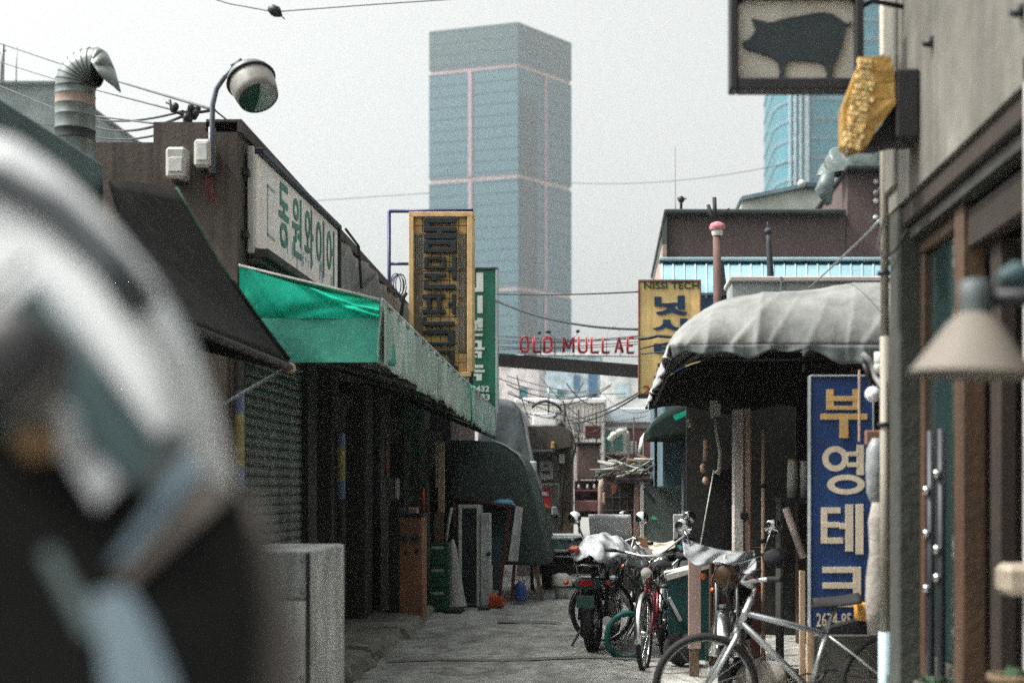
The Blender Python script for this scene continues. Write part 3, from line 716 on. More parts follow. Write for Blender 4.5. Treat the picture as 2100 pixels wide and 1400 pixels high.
far_block('white_office', 'wide white building under the right end of the gateway beam', 1232, 752, 1420, 110, 14, pale, [(1336,808,1350,822,mat('ochre shutter', C(196,140,70), .6)), (1262,786,1290,812,paleb)], pale)
t = far_block('corrugated_white_building', 'white corrugated wall behind the brown eave at the alley end', 1058, 822, 1240, 32, 4, mat('bright white sheet wall', C(240,240,236), .6, 0, .1, 3, streak=C(196,194,188), samt=.4, sscale=(2,2,.2)))
b = MB()
u = 1060
while u < 1240: b.px(u, 826, u+2.2, 1000, 31.97, .06, .004); u += 8
b.build('corrugation', white_paint, t, kind='stuff')
MB().px(1055, 816, 1243, 826, 31.9, 4.2, .02).build('roof_edge', pale, t)
MB().px(1092, 846, 1140, 872, 31.2, .7, .02).build('roof_hatch', pale, t)
t = thing('brick_house', 'red brick house with a white framed teal window, far down the alley', 'house', P(1285,1000,36))
brickm = mat('dark red brickwork', C(128,78,76), .85, 0, .35, 22, .4, 30, grime=.3)
MB().px(1234, 864, 1350, 1010, 36, 5, .01).build('wall', brickm, t)
MB().px(1232, 836, 1352, 866, 35.9, 5.3, .02).build('parapet', mat('grey blue parapet', C(204,216,226), .8, 0, .12, 1), t)
MB().px(1234, 862, 1350, 878, 35.96, .3, .01).build('cornice', mat('grey cornice', C(150,146,142), .8), t)
w = MB().px(1238, 876, 1286, 932, 35.85, .2, .01)
fr = w.build('window', white_paint, t)
for (a, c, e, f_) in ((1242,881,1253,924), (1258,881,1277,900), (1258,903,1277,924)):
    MB().px(a, c, e, f_, 35.82, .05, .005).build('pane', glassmat('bright teal glass', C(70,140,136)), fr)
MB().px(1234, 932, 1262, 938, 35.7, .3, .01).build('sill', navy_dark, t)
# ------------------------------------------------------------------ right: shop row behind the grey canopy
RX = 1.95
rs = thing('right_shop_building', 'dark low workshop row behind the grey canopy on the right', 'building', (RX, 9, 0))
MB().box(RX, RX+.15, 6.95, 16.2, 0, 2.95).build('front_wall', shade_dark, rs)
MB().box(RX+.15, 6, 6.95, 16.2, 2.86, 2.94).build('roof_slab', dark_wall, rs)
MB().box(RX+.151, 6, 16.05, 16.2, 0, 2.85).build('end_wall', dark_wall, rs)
for (y0, y1) in ((9.3, 10.4), (10.6, 11.9), (12.1, 13.5), (13.7, 15.2)):
    MB().cbox(RX-.05, RX-.002, y0, y1, .05, 2.35, .01).build('door_panel', mat('near black brown door', C(50,44,42), .7, 0, .35, 6, streak=C(34,30,30), samt=.6), rs)
for yy in (9.15, 10.5, 12.0, 13.6, 15.4):
    MB().cbox(RX-.14, RX-.001, yy-.07, yy+.07, 0, 2.6, .01).build('door_post', mat('dark timber post', C(70,60,54), .85, 0, .3, 9), rs)

# grey barrel canopy
gc = thing('grey_canopy', 'wrinkled light grey tarpaulin canopy bulging over the shop fronts on the right', 'awning', (1.9, 9, 2.2))
cx0, cx1, cy0, cy1, cz0 = .40, 1.92, 9.0, 14.2, 2.40
can_m = mat('light grey canopy tarpaulin', C(134,136,134), .85, 0, .24, 5, .6, 8, streak=C(84,87,86), samt=.6, sscale=(4,4,.5), grime=.2)
folds = [(.44,.030,.026),(.50,.02,.02),(.63,.05,.055),(.79,.025,.035),(.94,.07,.085),(1.02,.02,.02),(1.27,.09,.045),(1.52,.03,.02),(1.62,.04,.025)]
def prof(t, e=2.1): t = max(0, min(1, t)); return (1-(1-t)**e)**(1/e)
def can(a, c):
    # a: 0 front edge .. 1 wall ; c: 0 near edge .. 1 far edge
    x = cx0+(cx1-cx0)*a; yy = cy0+(cy1-cy0)*(c**1.9)
    d1 = (x-cx0)/.62; d2 = (yy-cy0)/1.0
    z0 = cz0-.012*(yy-cy0)
    rise = .36+.16*min(1, a*1.2)
    k = prof(d1, 2.0)*prof(d2, 2.0)
    z = z0+rise*k
    fall = math.exp(-max(0, yy-cy0-.25)*1.7)
    w = 0
    for i, (fx, wd, am) in enumerate(folds):
        t = (x-.26*k*(.75+.65*math.sin(i*2.6))-.10*(yy-cy0)-fx)/wd
        w += am*(math.exp(-t*.45)*.9 if t > 0 else math.exp(t*2.2))*fall
    w -= .06*fall*math.sin(x*5.2+1.0)*k
    z += .42*w*k
    z += .010*math.sin(yy*7+x*3)*(1-fall)
    return Vector((x, yy-.62*w*(1-.5*k), z))
b = MB(); b.grid(can, 150, 80)
b.build('cover', can_m, gc, solid=.006)
def skirt(a, c):
    p = can(a, 0); drop = .075+.028*math.sin(p.x*9)+.016*math.sin(p.x*23)+.035*math.sin(p.x*4+1)
    return Vector((p.x-.02*(1-c)*math.sin(p.x*12), p.y-.008+.012*math.sin(p.x*30)*(1-c), p.z-drop*(1-c)+.002))
MB().grid(skirt, 150, 5).build('near_skirt', mat('darker grey canopy skirt', C(108,115,114), .8, 0, .14, 5, .3, 8, streak=C(120,130,130), samt=.4), gc, solid=.005)
def skf(a, c):
    p = can(0, a); drop = .02+.05*abs(math.sin(p.y*3.3))+.05*max(0, math.sin(p.y*1.3))
    return Vector((p.x-.012+.02*math.sin(p.y*9)*(1-c), p.y, p.z-drop*(1-c)+.002))
MB().grid(skf, 90, 4).build('front_skirt', tarp_pale, gc, solid=.005)
fr = MB()
for yy in (10.2, 11.7, 13, 14.1): fr.tube([(cx0+.06,yy,cz0-.07),(cx0+.25,yy,cz0+.08),(RX,yy,2.55)], .016, 6)
fr.tube([(cx0+.06,9.2,cz0-.03),(cx0+.06,14.15,cz0-.08)], .018, 8); fr.build('frame', dark_steel, gc)
MB().tube([(cx0+.2,9.5,2.36),(RX-.05,9.5,2.36)], .014, 6).build('cross_rail', dark_steel, gc)
# added dark sheets standing in for shade under the cover and in the shops
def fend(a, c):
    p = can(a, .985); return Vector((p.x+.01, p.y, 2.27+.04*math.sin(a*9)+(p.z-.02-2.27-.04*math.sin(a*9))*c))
MB().grid(fend, 40, 4).build('dark_end_sheet', shade_dark, gc, solid=.004)
MB().box(.80, RX-.005, 14.36, 14.42, .9, 2.5).build('shade_panel', shade_dark, rs)
MB().box(1.0, RX-.005, 14.36, 14.42, 0, .897).build('shade_panel', shade_dark, rs)
# grey roof box and blue roofed workshop beyond
rb = thing('grey_roof_box', 'flat grey metal box with a pale lid on the roof behind the canopy', 'roof box', P(1650,612,12.4))
MB().px(1500, 577, 1830, 640, 12.4, .5, .01).build('housing', grey_board2, rb)
MB().px(1496, 566, 1836, 577, 12.36, .6, .01).build('lid', mat('dusty pinkish lid', C(190,184,180), .8, 0, .15, 6), rb)
MB().px(1600, 567, 1604, 612, 12.35, .012, .002).build('strap', steel, rb)
bw = thing('blue_roof_workshop', 'workshop with a pale blue ribbed metal roof behind the grey canopy', 'building', P(1590,1000,16.6))
Y = 16.6; k_ = F/Y
bluem = mat('pale blue ribbed roof sheet', C(134,172,184), .5, .1, .1, 5, .1, 12, streak=C(104,144,160), samt=.4)
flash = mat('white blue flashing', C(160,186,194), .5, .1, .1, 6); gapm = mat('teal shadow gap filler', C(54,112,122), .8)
MB().px(1360, 602, 2300, 1000, Y+.12, 5, .02).build('wall', mat('dull blue wall', C(96,120,134), .8, 0, .2, 3), bw)
MB().px(1352, 527, 2300, 534, Y+1.4, .3, .01).build('flashing', flash, bw)
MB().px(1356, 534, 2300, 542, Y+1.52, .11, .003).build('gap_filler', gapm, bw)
u = 1357.0
while u < 1840:
    MB().prism([P(u+2.6,540.5,Y+1.5), P(u+22.4,540.5,Y+1.5), P(u+22.4,600,Y), P(u+2.6,600,Y)], (0,.01,-.03)).build('roof_panel', bluem, bw)
    b = MB(); w = 1.6; b.prism([P(u-w,538,Y+1.5), P(u+w+.4,538,Y+1.5), P(u+w+1,600,Y-.03), P(u-w,600,Y-.03)], (0,.02,-.06)); b.build('rib', flash, bw)
    u += 22.8
MB().px(1356, 600, 1400, 668, Y+.0, .11, .01).build('side_sheet', bluem, bw)
MB().px(1400, 598, 1480, 640, Y+.02, .09, .01).build('blue_board', mat('deep navy board', C(40,74,112), .6, 0, .15, 8), bw)

# brown building and white gable behind
bb = thing('brown_building', 'dark brown brick building with a flat roof above the blue ribbed roof', 'building', P(1600,1000,24))
brownb = mat('dark brown brickwork', C(100,84,82), .9, 0, .3, 30, .3, 40, streak=C(70,60,60), samt=.5, sscale=(3,3,.4), grime=.25)
MB().px(1368, 437, 1736, 1000, 24, 7, .02).build('wall', brownb, bb)
MB().px(1736, 348, 2300, 1000, 23.98, 7.1, .02).build('stair_tower', brownb, bb)
MB().px(1362, 428, 1735.5, 438, 23.8, 7.4, .02).build('roof_edge', mat('black green roof edge', C(54,62,62), .7, 0, .2, 4), bb)
MB().px(1735.5, 338, 2300, 348, 23.7, 7.5, .02).build('coping', dark_steel, bb)
MB().prism([P(1368,438,23.9), P(1357,485,23.9), P(1357,500,23.9), P(1368,500,23.9)], (0,6,0)).build('gable_board', mat('mossy board', C(84,92,84), .8), bb)
MB().px(1358, 500, 1368, 640, 23.9, 6, .01).build('corner_trim', mat('pinkish corner trim', C(178,156,148), .8), bb)
for v in (412, 446, 372, 395):
    MB().ball(P(1796,v,23.95), .05, .04, .05, 8, 6).build('roof_lamp', white_paint, bb)
b = MB(); b.tube([P(1820,365,23.9), P(1796,398,23.9)], .025, 6); b.tube([P(1826,430,23.9), P(1785,470,23.9)], .025, 6); b.build('stay', steel, bb)
rp = random.Random(3)
def wrapf(a, c):
    an = a*2*math.pi; th = c*math.pi*.5
    rr = 1+.12*math.sin(an*5+c*6)+.1*math.sin(an*9+c*11)
    return P(1760,350,23.9)+Vector((math.cos(an)*.56*math.cos(th)**.5*rr, math.sin(an)*.3*math.cos(th)**.5*rr+.3, math.sin(th)*.42*rr))
wr = MB().grid(wrapf, 40, 10).build('plastic_wrap', mat('crumpled clear white plastic', C(120,134,132), .4, 0, .6, 5, .9, 10, streak=C(60,74,74), samt=.7, sscale=(5,5,5)))
tag(wr, 'crumpled white plastic wrapping on top of the brown stair tower', 'plastic sheet')
b = MB()
b.tube([P(1700,352,23.6), P(1690,390,23.6), P(1700,420,23.6)], [.1,.16,.05], 8)
wr2 = b.build('plastic_wrap', MATS['crumpled clear white plastic']); tag(wr2, 'white plastic sheet hanging down the left side of the stair tower', 'plastic sheet')
wg = thing('white_gable', 'white rendered rooftop room with a sloping blue edge behind the brown building', 'building', P(1620,430,29))
Y = 31.5
MB().prism([P(1512,460,Y), P(1524,405,Y), P(1642,383,Y), P(1740,383,Y), P(1740,460,Y)], (0,4,0)).build('wall', mat('greenish white render', C(198,204,194), .8, 0, .15, 1.5, streak=C(160,172,160), samt=.4, sscale=(1.5,1.5,.2)), wg)
MB().prism([P(1516,410,Y-.1), P(1522,402,Y-.1), P(1648,376,Y-.1), P(1648,384,Y-.1), P(1526,409,Y-.1)], (0,4.3,0)).build('roof_edge', mat('steel blue roof edge', C(120,146,156), .6), wg)
MB().px(1648, 372, 1742, 384, Y-.12, 4.3, .02).build('roof_edge', mat('teal roof edge', C(74,104,112), .6), wg)
MB().px(1706, 360, 1733, 432, Y-2, .5, .02).build('white_pier', white_paint, wg)
MB().ball(P(1644,377,Y-.3), .09).build('lamp', white_paint, wg)
an_ = MB(); an_.tube([P(1397,428,24), P(1397,405,24)], .025, 5); an_.ball(P(1397,409,24), .06, .05, .06, 8, 6); an_.tube([P(1388,406,24), P(1408,408,24)], .012, 5)
tag(an_.build('roof_antenna', dark_steel), 'small aerial on the left end of the brown flat roof', 'antenna')

# poles behind the canopy
rp_ = thing('rusty_pole', 'rusty brown pole with a pink and white knitted cap and bare sticks on top', 'pole', (X(1472,14.7), 14.7, 0))
Y = 14.7
MB().tube([P(1474,900,Y), P(1470,480,Y)], [.05,.042], 10).build('shaft', mat('rusty brown tube', C(104,76,70), .75, .1, .3, 9, streak=C(70,54,52), samt=.5), rp_)
MB().lathe([(.05,0),(.062,.04),(.06,.07)], P(1471,484,Y), (0,0,1), 14).build('cap_rim', white_paint, rp_)
MB().lathe([(.072,0),(.086,.03),(.07,.065),(.03,.085),(.001,.09)], P(1471,472,Y), (0,0,1), 14).build('cap', mat('pink knit', C(214,140,150), .9, 0, .4, 30, .6, 60), rp_)
for pts, rr in (([(1466,462),(1458,438),(1452,420)], .02), ([(1464,448),(1466,430),(1465,405)], .022), ([(1468,446),(1482,436),(1496,427)], .007)):
    MB().tube([P(u,v,Y) for u,v in pts], rr, 7).build('stick', mat('dark bare stick', C(52,52,56), .8, 0, .3, 15), rp_)
MB().bar(P(1478,540,Y+.1), P(1486,606,Y+.1), .05, .06).build('brace', mat('slate brace', C(66,80,92), .6), rp_)
dp = MB(); Y = 15.2; dp.tube([P(1580,800,Y), P(1580,560,Y), P(1577,500,Y), P(1576,470,Y)], [.04,.036,.03,.02], 8); dp.tube([P(1576,472,Y), P(1574,455,Y)], .008, 5); dp.ball(P(1576,474,Y), .045, .04, .04, 8, 6)
tag(dp.build('slim_pole', mat('dark slate pole', C(58,64,72), .7, 0, .3, 9)), 'slim dark pole standing in front of the blue ribbed roof', 'pole')

# small green awning beyond the canopy
ga2 = thing('small_green_awning', 'small dark green awning with a pale front flap, low beyond the grey canopy', 'awning', (X(1312,16.5), 16.5, 2.0))
def sg_(a, c):
    yy = 14.9+1.9*c; x = .40+a*1.0; z = 2.06+.52*prof(a, 1.5)+.015*math.sin(yy*8+a*4); return Vector((x, yy, z))
MB().grid(sg_, 14, 14).build('cloth', mat('grey green awning cloth', C(64,100,90), .8, 0, .25, 5, .3, 10, transl=.35), ga2, solid=.005)
MB().grid(lambda a, c: Vector((.40+a*1.0, 14.9-.01, 1.98+(sg_(a,0).z-1.98)*c)) , 14, 4).build('dark_end_sheet', mat('black green end cloth', C(28,44,40), .9, 0, .2, 6), ga2, solid=.004)
MB().grid(lambda a, c: Vector((.39-.03*(1-c), 14.9+1.9*a, 1.9+.04*math.sin(a*17)+(2.08-1.9-.04*math.sin(a*17))*c)), 24, 3).build('front_flap', tarp_pale, ga2, solid=.004)
MB().prism([P(1380,852,14.8), P(1440,826,14.8), P(1436,838,14.8), P(1385,862,14.8)], (0,.01,0)).build('green_patch', green_tarp, ga2)

# poles, boards and clutter in the right shop fronts
wp = thing('white_post', 'broad pinkish white post with peeling paint, sunlit in front of the dark shops', 'post', P(1522,1200,11.6))
Y = 11.6
MB().px(1504, 838, 1526, 1380, Y, .14, .01).build('post', mat('peeling white paint', C(214,208,204), .8, 0, .25, 9, .4, 30, streak=C(150,120,106), samt=.6, sscale=(16,16,.8)), wp)
MB().px(1526.5, 836, 1541, 1380, Y+.02, .12, .01).build('facing', mat('bare pinkish timber', C(206,176,160), .85, 0, .25, 9, streak=C(140,104,86), samt=.6, sscale=(18,18,.8)), wp)
MB().px(1519, 1050, 1534, 1064, Y-.03, .03, .006).build('clip', dark_steel, wp)
tpn = thing('thin_pole', 'thin pinkish pole with dark clamps, right of the broad white post', 'pole', P(1565,1300,11.3))
MB().tube([P(1566,880,11.3), P(1565,1370,11.3)], .018, 8).build('shaft', tan_wood, tpn)
for v in (995, 1108): MB().tube([P(1565,v-4,11.3), P(1565,v+4,11.3)], .024, 8).build('clamp', dark_steel, tpn)
lt_ = MB().tube([P(1612,1042,10.6), P(1648,1143,10.5)], .03, 10); tag(lt_.build('leaning_tube', mat('pale pink plastic tube', C(196,178,172), .6, 0, .2, 9)), 'pale pinkish tube leaning beside the blue sign', 'tube')
shf = thing('wall_shelf', 'dark shelf board holding the white canisters', 'shelf', P(1640,1022,10.9))
MB().px(1600, 1021, 1662, 1032, 10.75, .35, .005).build('board', shade_dark, shf)
MB().px(1600, 1032, 1608, 1360, 10.8, .3, .005).build('leg', shade_dark, shf)
for k, (u0, u1, v0) in enumerate(((1614,1636,942), (1640,1657,945))):
    Y = 10.85; rr = (u1-u0)/2/F*Y; h = (1020.5-v0)/F*Y
    t = thing('canister', ['wide white canister on the shelf left of the blue sign', 'narrow white canister touching the blue sign'][k], 'canister', P((u0+u1)/2,1020.5,Y+.1), 'white canisters on the shelf')
    c0 = P((u0+u1)/2,1020.5,Y+.1); MB().lathe([(.001,0),(rr,.002),(rr,h*.86),(rr*.9,h*.9),(rr*.9,h)], c0, (0,0,1), 16).build('body', white_paint, t)
    MB().lathe([(rr*.95,h*.96),(rr*.95,h*1.02),(.001,h*1.025)], c0, (0,0,1), 16).build('lid', tan_wood if k == 0 else white_box, t)
cp = MB(); Y = 12.6; cp.prism([P(1464,966,Y), P(1512,960,Y), P(1512,1130,Y), P(1438,1118,Y)], (0,.03,0)); tag(cp.build('black_cloth_sheet', mat('black cloth panel', C(34,32,34), .9, 0, .3, 7)), 'black cloth sheet leaning between the grey pole and the white post', 'panel')
tag(MB().tube([P(1464,964,Y-.03), P(1436,1120,Y-.03)], .008, 6).build('white_cane', white_paint), 'thin white cane leaning along the edge of the black cloth sheet', 'cane')
wbg = MB(); Y = 12.5; wbg.prism([P(1456,822,Y), P(1468,820,Y), P(1480,832,Y), P(1476,853,Y), P(1458,857,Y)], (0,.06,0)); tag(wbg.build('junction_box', white_paint), 'small white box hanging under the canopy edge', 'junction box')
tag(MB().tube([P(1466,856,Y), P(1470,890,Y), P(1478,930,Y), P(1476,962,Y), P(1470,972,Y)], [.014,.016,.02,.022,.03], 8).build('hanging_hose', white_box), 'white hose hanging below the small white box', 'hose')
tag(MB().tube([P(1401,842,15.3), P(1402,1110,15.3), P(1402,1280,15.3)], .022, 8).build('grey_pole', mat('blue grey pole', C(140,156,160), .5, .3, .2, 9)), 'slim blue grey pole under the small green awning', 'pole')
Y = 14.6; gb = MB(); gb.px(1381, 1054, 1442, 1210, Y, .05, .006); tag(gb.build('grey_board', grey_board), 'pale grey board standing behind the parked motorcycles', 'board')
for k, (a, c) in enumerate((((1407,1048),(1390,1118)), ((1419,1053),(1399,1120)))):
    tag(MB().tube([P(*a,Y-.15), P(*c,Y-.15)], .022, 8).build('dark_rod', black_pl), ['left dark rod leaning on the pale grey board', 'right dark rod leaning on the pale grey board'][k], 'rod', 'dark rods on the grey board')
hl = MB(); hl.ball(P(1414,868,14.0), .035, .035, .04, 10, 7); hl.tube([P(1414,862,14), P(1412,845,14)], .006, 5); tag(hl.build('hanging_bulb', mat('cream bulb', C(214,200,170), .3)), 'small cream bulb hanging under the green awning', 'bulb')
Y = 12.9; hk = MB(); hk.ball(P(1442,960,Y), .03, .03, .05, 8, 6); hk.ball(P(1448,985,Y), .035, .03, .04, 8, 6); hk.tube([P(1449,900,Y), P(1446,945,Y)], [.03,.02], 7); tag(hk.build('hanging_tools', tan_wood), 'tan tools hanging in the dark shop front', 'tools')

# blue sign and its post
bs = thing('blue_sign', 'tall blue sign with tan Korean letters standing beside the beige downpipe', 'sign', P(1727,1292,8.9))
Y = 8.9
bluesign = mat('royal blue sign enamel', C(36,68,124), .5, 0, .14, 6, streak=C(30,54,100), samt=.35)
MB().px(1664, 772, 1790, 1290, Y, .07, .006).build('panel', bluesign, bs)
b = MB(); b.px(1660.5, 769, 1664, 1294, Y-.015, .1, .003); b.px(1790, 769, 1793.5, 1294, Y-.015, .1, .003); b.px(1664, 768.5, 1790, 772, Y-.015, .1, .003); b.build('edge', white_edge, bs)
tan = mat('tan letter paint', C(232,216,192), .6, 0, .15, 9); gold = mat('golden tan letter paint', C(216,176,112), .6, 0, .15, 9)
def sgl(name, rects, m, polys=()):
    b = MB()
    for k, (a, c, d, e) in enumerate(rects): b.px(a, c, d, e, Y-.008-.0007*k, .007, .001)
    for pl in polys: b.prism([P(u,v,Y-.008) for u,v in pl], (0,.007,0))
    return b.build(name, m, bs)
def oval(b, cu, cv, ru, rv, wu, wv, n=28):
    A = [P(cu+ru*math.cos(2*math.pi*k/n), cv+rv*math.sin(2*math.pi*k/n), Y-.008) for k in range(n)]
    B = [P(cu+(ru-wu)*math.cos(2*math.pi*k/n), cv+(rv-wv)*math.sin(2*math.pi*k/n), Y-.008) for k in range(n)]
    b.add(A+B, [(k, (k+1)%n, n+(k+1)%n, n+k) for k in range(n)])
sgl('letter', [(1695,798,1710,838),(1749,798,1764,838),(1695,812,1764,822),(1695,832,1764,840),(1683,848,1779,860),(1722,856,1740,898)], gold)
b = MB(); oval(b, 1713, 940, 27, 26, 13, 12); oval(b, 1735, 993, 39, 20.5, 15, 11)
for k, (a, c, d, e) in enumerate(((1757,912,1772,974),(1738,926,1760,935),(1738,948,1760,957))): b.px(a, c, d, e, Y-.0087-.0007*k, .008, .001)
bb2 = b.build('letter', tan, bs)
sgl('letter', [(1684,1040,1724,1052),(1684,1040,1697,1114),(1684,1070,1722,1081),(1684,1102,1729,1114),(1722,1072,1738,1084),(1734,1034,1750,1130),(1755,1033,1771,1136)], tan)
sgl('letter', [(1687,1162,1766,1174),(1750,1162,1766,1236),(1687,1194,1756,1206),(1683,1234,1772,1244)], tan)
text('phone_number', '2674-8514', tan, bs, P(1674,1284,Y-.004), .29, .085, depth=.006, bold=.01)
# shelf with a saddle-dark tray and an amber cup in front of the sign
tr = thing('dark_bracket', 'dark metal bracket jutting out below the blue sign', 'bracket', P(1750,1300,8.75))
MB().prism([P(1690,1290,8.75), P(1795,1262,8.75), P(1795,1300,8.75), P(1700,1300,8.75)], (0,.14,0)).build('plate', black_pl, tr)
ac = MB(); c0 = P(1770,1271,8.72); ac.lathe([(.04,0),(.052,.01),(.056,.1),(.05,.105),(.048,.02),(.001,.015)], c0, (0,0,1), 14); ac.box(c0.x+.02, c0.x+.06, c0.y-.02, c0.y+.03, .0+c0.z, c0.z+.1)
tag(ac.build('amber_cup', mat('amber orange plastic', C(222,160,66), .4, 0, .15, 9)), 'amber orange cup on the dark bracket by the blue sign', 'cup')

# corner downpipe, lumpy wrapped bundle, bulbs
dpipe = thing('downpipe', 'long beige downpipe running up the corner of the concrete shop', 'pipe', P(1813,1700,6.95))
Y = 6.95
beige = mat('beige pipe paint', C(160,153,140), .6, 0, .15, 9, streak=C(150,140,126), samt=.4)
MB().tube([P(1812,-60,Y), P(1815,690,Y)], .021, 12).build('upper_pipe', beige, dpipe)
MB().tube([P(1815,690,Y), P(1815,1300,Y)], .025, 12).build('lower_pipe', beige, dpipe)
MB().tube([P(1815,1295,Y), P(1815,1700,Y)], .033, 12).build('boot', mat('pale blue pipe boot', C(176,196,204), .5, 0, .15, 9), dpipe)
for v in (120, 560, 870): MB().tube([P(1813,v-4,Y), P(1813,v+4,Y)], .033, 12).build('clamp', dark_steel, dpipe)
wrapm = mat('dirty white wrapping', C(160,154,146), .85, 0, .25, 8, .6, 18, streak=C(140,130,120), samt=.5)
b = MB(); pts = [P(1800,v,7.3) for v in (1030,1070,1130,1180,1240,1300)]; b.tube(pts, [.03,.05,.042,.06,.065,.05], 12)
tag(b.build('wrapped_bundle', wrapm), 'lumpy white wrapped bundle tied to the beige downpipe', 'bundle')
b = MB(); b.tube([P(1796,v,7.6) for v in (898,920,960,1010,1040)], [.02,.05,.055,.05,.02], 10); tag(b.build('plastic_bag', mat('grey plastic bag', C(150,154,156), .4, 0, .2, 8, .6, 16)), 'grey plastic bag hanging beside the blue sign', 'bag')
lb = thing('light_bulb', 'round white bulb in front of the blue sign top', 'bulb', P(1790,808,7.8))
MB().ball(P(1790,808,7.8), .045).build('globe', mat('frosted bulb glass', C(232,234,238), .2), lb)
MB().tube([P(1788,790,7.8), P(1780,762,7.8), P(1770,745,7.8)], [.02,.02,.008], 8).build('holder', black_pl, lb)
b = MB(); b.tube([P(1806,752,7.1), P(1806,722,7.1)], .032, 12); b.ball(P(1806,752,7.1), .035); tag(b.build('flood_lamp', white_paint), 'white cylinder lamp fixed to the beige downpipe under the canopy', 'lamp')
b = MB(); b.tube([P(1768,725,7.6), P(1786,740,7.6), P(1796,775,7.6), P(1815,800,7.3), P(1840,812,6.9)], .016, 8); tag(b.build('cable_conduit', mat('grey conduit', C(130,130,130), .6)), 'grey conduit curving from the white cylinder lamp to the pillar', 'conduit')
b = MB(); b.px(1776, 882, 1812, 912, 7.8, .05, .006); tag(b.build('timber_block', mat('brown timber block', C(140,106,84), .8, 0, .25, 12)), 'brown timber block fixed over the right edge of the blue sign', 'timber')
b = MB(); b.px(1761, 758, 1765, 905, 8.0, .02, .002); tag(b.build('thin_batten', mat('pinkish batten', C(190,160,140), .8)), 'thin pinkish batten hanging in front of the blue sign', 'batten')

# ------------------------------------------------------------------ near right concrete shop
NX = 1.35; yc = 6.82
cs = thing('concrete_shop', 'streaky concrete fronted shop with timber window at the right edge', 'building', (NX, 5.5, 0))
conc = mat('streaky raw concrete', C(118,115,108), .9, 0, .32, 3, .25, 14, streak=C(82,79,74), samt=.8, sscale=(5,5,.5), grime=.4)
dkp = mat('shade darkened grey green render', C(62,65,60), .9, 0, .25, 7, .4, 24, grime=.35)  # dark base colour stands in for the shade on the pillar
brw = mat('orange brown window timber', C(78,60,45), .6, 0, .25, 9, .2, 30, streak=C(104,66,44), samt=.5, sscale=(24,24,1.5))
MB().box(NX, NX+.3, 1.2, yc, 2.81, 7.5).build('upper_wall', conc, cs)
MB().cbox(NX-.02, NX+.02, yc-.22, yc+.01, 2.9, 7.4, .01).build('corner_fillet', conc, cs)
MB().cbox(NX+.004, NX+.3, 6.6, yc-.0, 0, 2.808, .01).build('pillar', dkp, cs)
MB().cbox(NX+.02, NX+.1, 1.2, 6.6, 2.71, 2.808, .01).build('lintel', mat('black brown lintel', C(52,44,38), .85, 0, .25, 8), cs)
MB().box(NX+.32, 6, yc-.2, yc-.02, 0, 7.4).build('side_wall', conc, cs)
MB().box(NX+.9, NX+1.0, 1.2, yc-.25, 0, 2.8).build('back_wall', shade_dark, cs)
MB().box(NX+.05, NX+.9, 1.2, yc-.25, 2.65, 2.7).build('ceiling', shade_dark, cs)
WX2 = NX+.1
wf = MB().cbox(WX2, WX2+.07, 5.87, 6.595, 2.58, 2.68, .008).build('window_frame', brw, cs)
MB().cbox(WX2, WX2+.07, 6.53, 6.595, .3, 2.578, .008).build('window_frame', brw, cs)
MB().cbox(WX2-.02, WX2+.08, 5.73, 5.868, .02, 2.70, .008).build('mullion', brw, cs)
MB().box(WX2+.03, WX2+.035, 5.87, 6.528, .75, 2.578).build('window_pane', glassmat('dark teal shop glass', C(36,54,54)), cs)
MB().cbox(WX2+.01, WX2+.06, 5.87, 6.528, .3, .74, .008).build('sill_panel', dkp, cs)
MB().cbox(WX2+.01, WX2+.025, 5.875, 5.94, 1.55, 2.5, .003).build('pale_pane_strip', mat('pale pane strip', C(206,212,214), .6, 0, .2, 14), cs)  # pale upright strip on the pane beside the mullion
MB().cbox(WX2, WX2+.07, 4.62, 5.72, 2.46, 2.62, .008).build('door_head', mat('dark red brown timber', C(48,38,32), .7, 0, .3, 9), cs)
MB().box(WX2+.3, WX2+.31, 4.6, 5.57, .02, 2.45).build('door_leaf', mat('black green door leaf', C(30,34,32), .5, 0, .3, 5), cs)
MB().cbox(WX2+.05, WX2+.12, 5.44, 5.57, .02, 2.45, .008).build('door_jamb', mat('dark brown jamb', C(48,38,32), .7, 0, .3, 9), cs)
for yy in (6.24, 6.04):
    bar_ = MB().tube([(WX2-.03,yy,.2),(WX2-.03,yy,1.75)], .018, 8).build('security_bar', mat('dark steel bar', C(58,60,66), .45, .5, .2, 9), cs)
    for zz in ((1.55,1.36,1.12) if yy > 6.1 else (1.62,1.3,1.18)): MB().ball((WX2-.05,yy-.01,zz-.06), .022, .02, .02, 8, 6).build('bar_knob', chrome, bar_)
MB().cbox(NX+.0, NX+.09, 4.35, 4.62, 0, 2.9, .01).build('white_post', mat('white door post', C(196,196,190), .7, 0, .2, 8), cs)
for (yy, zz) in ((5.9, 3.35), (4.62, 3.05)):
    MB().tube([(NX+.01,yy,zz),(NX-.04,yy,zz-.01)], [.03,.012], 8).build('anchor_bolt', dark_steel, cs)
bx = MB().cbox(NX-.1, NX+.0, 4.46, 4.6, 1.16, 1.26, .02); tag(bx.build('letter_box', mat('cream plastic box', C(160,148,132), .5, 0, .15, 9)), 'cream box fixed low on the white door post at the right edge', 'letter box')
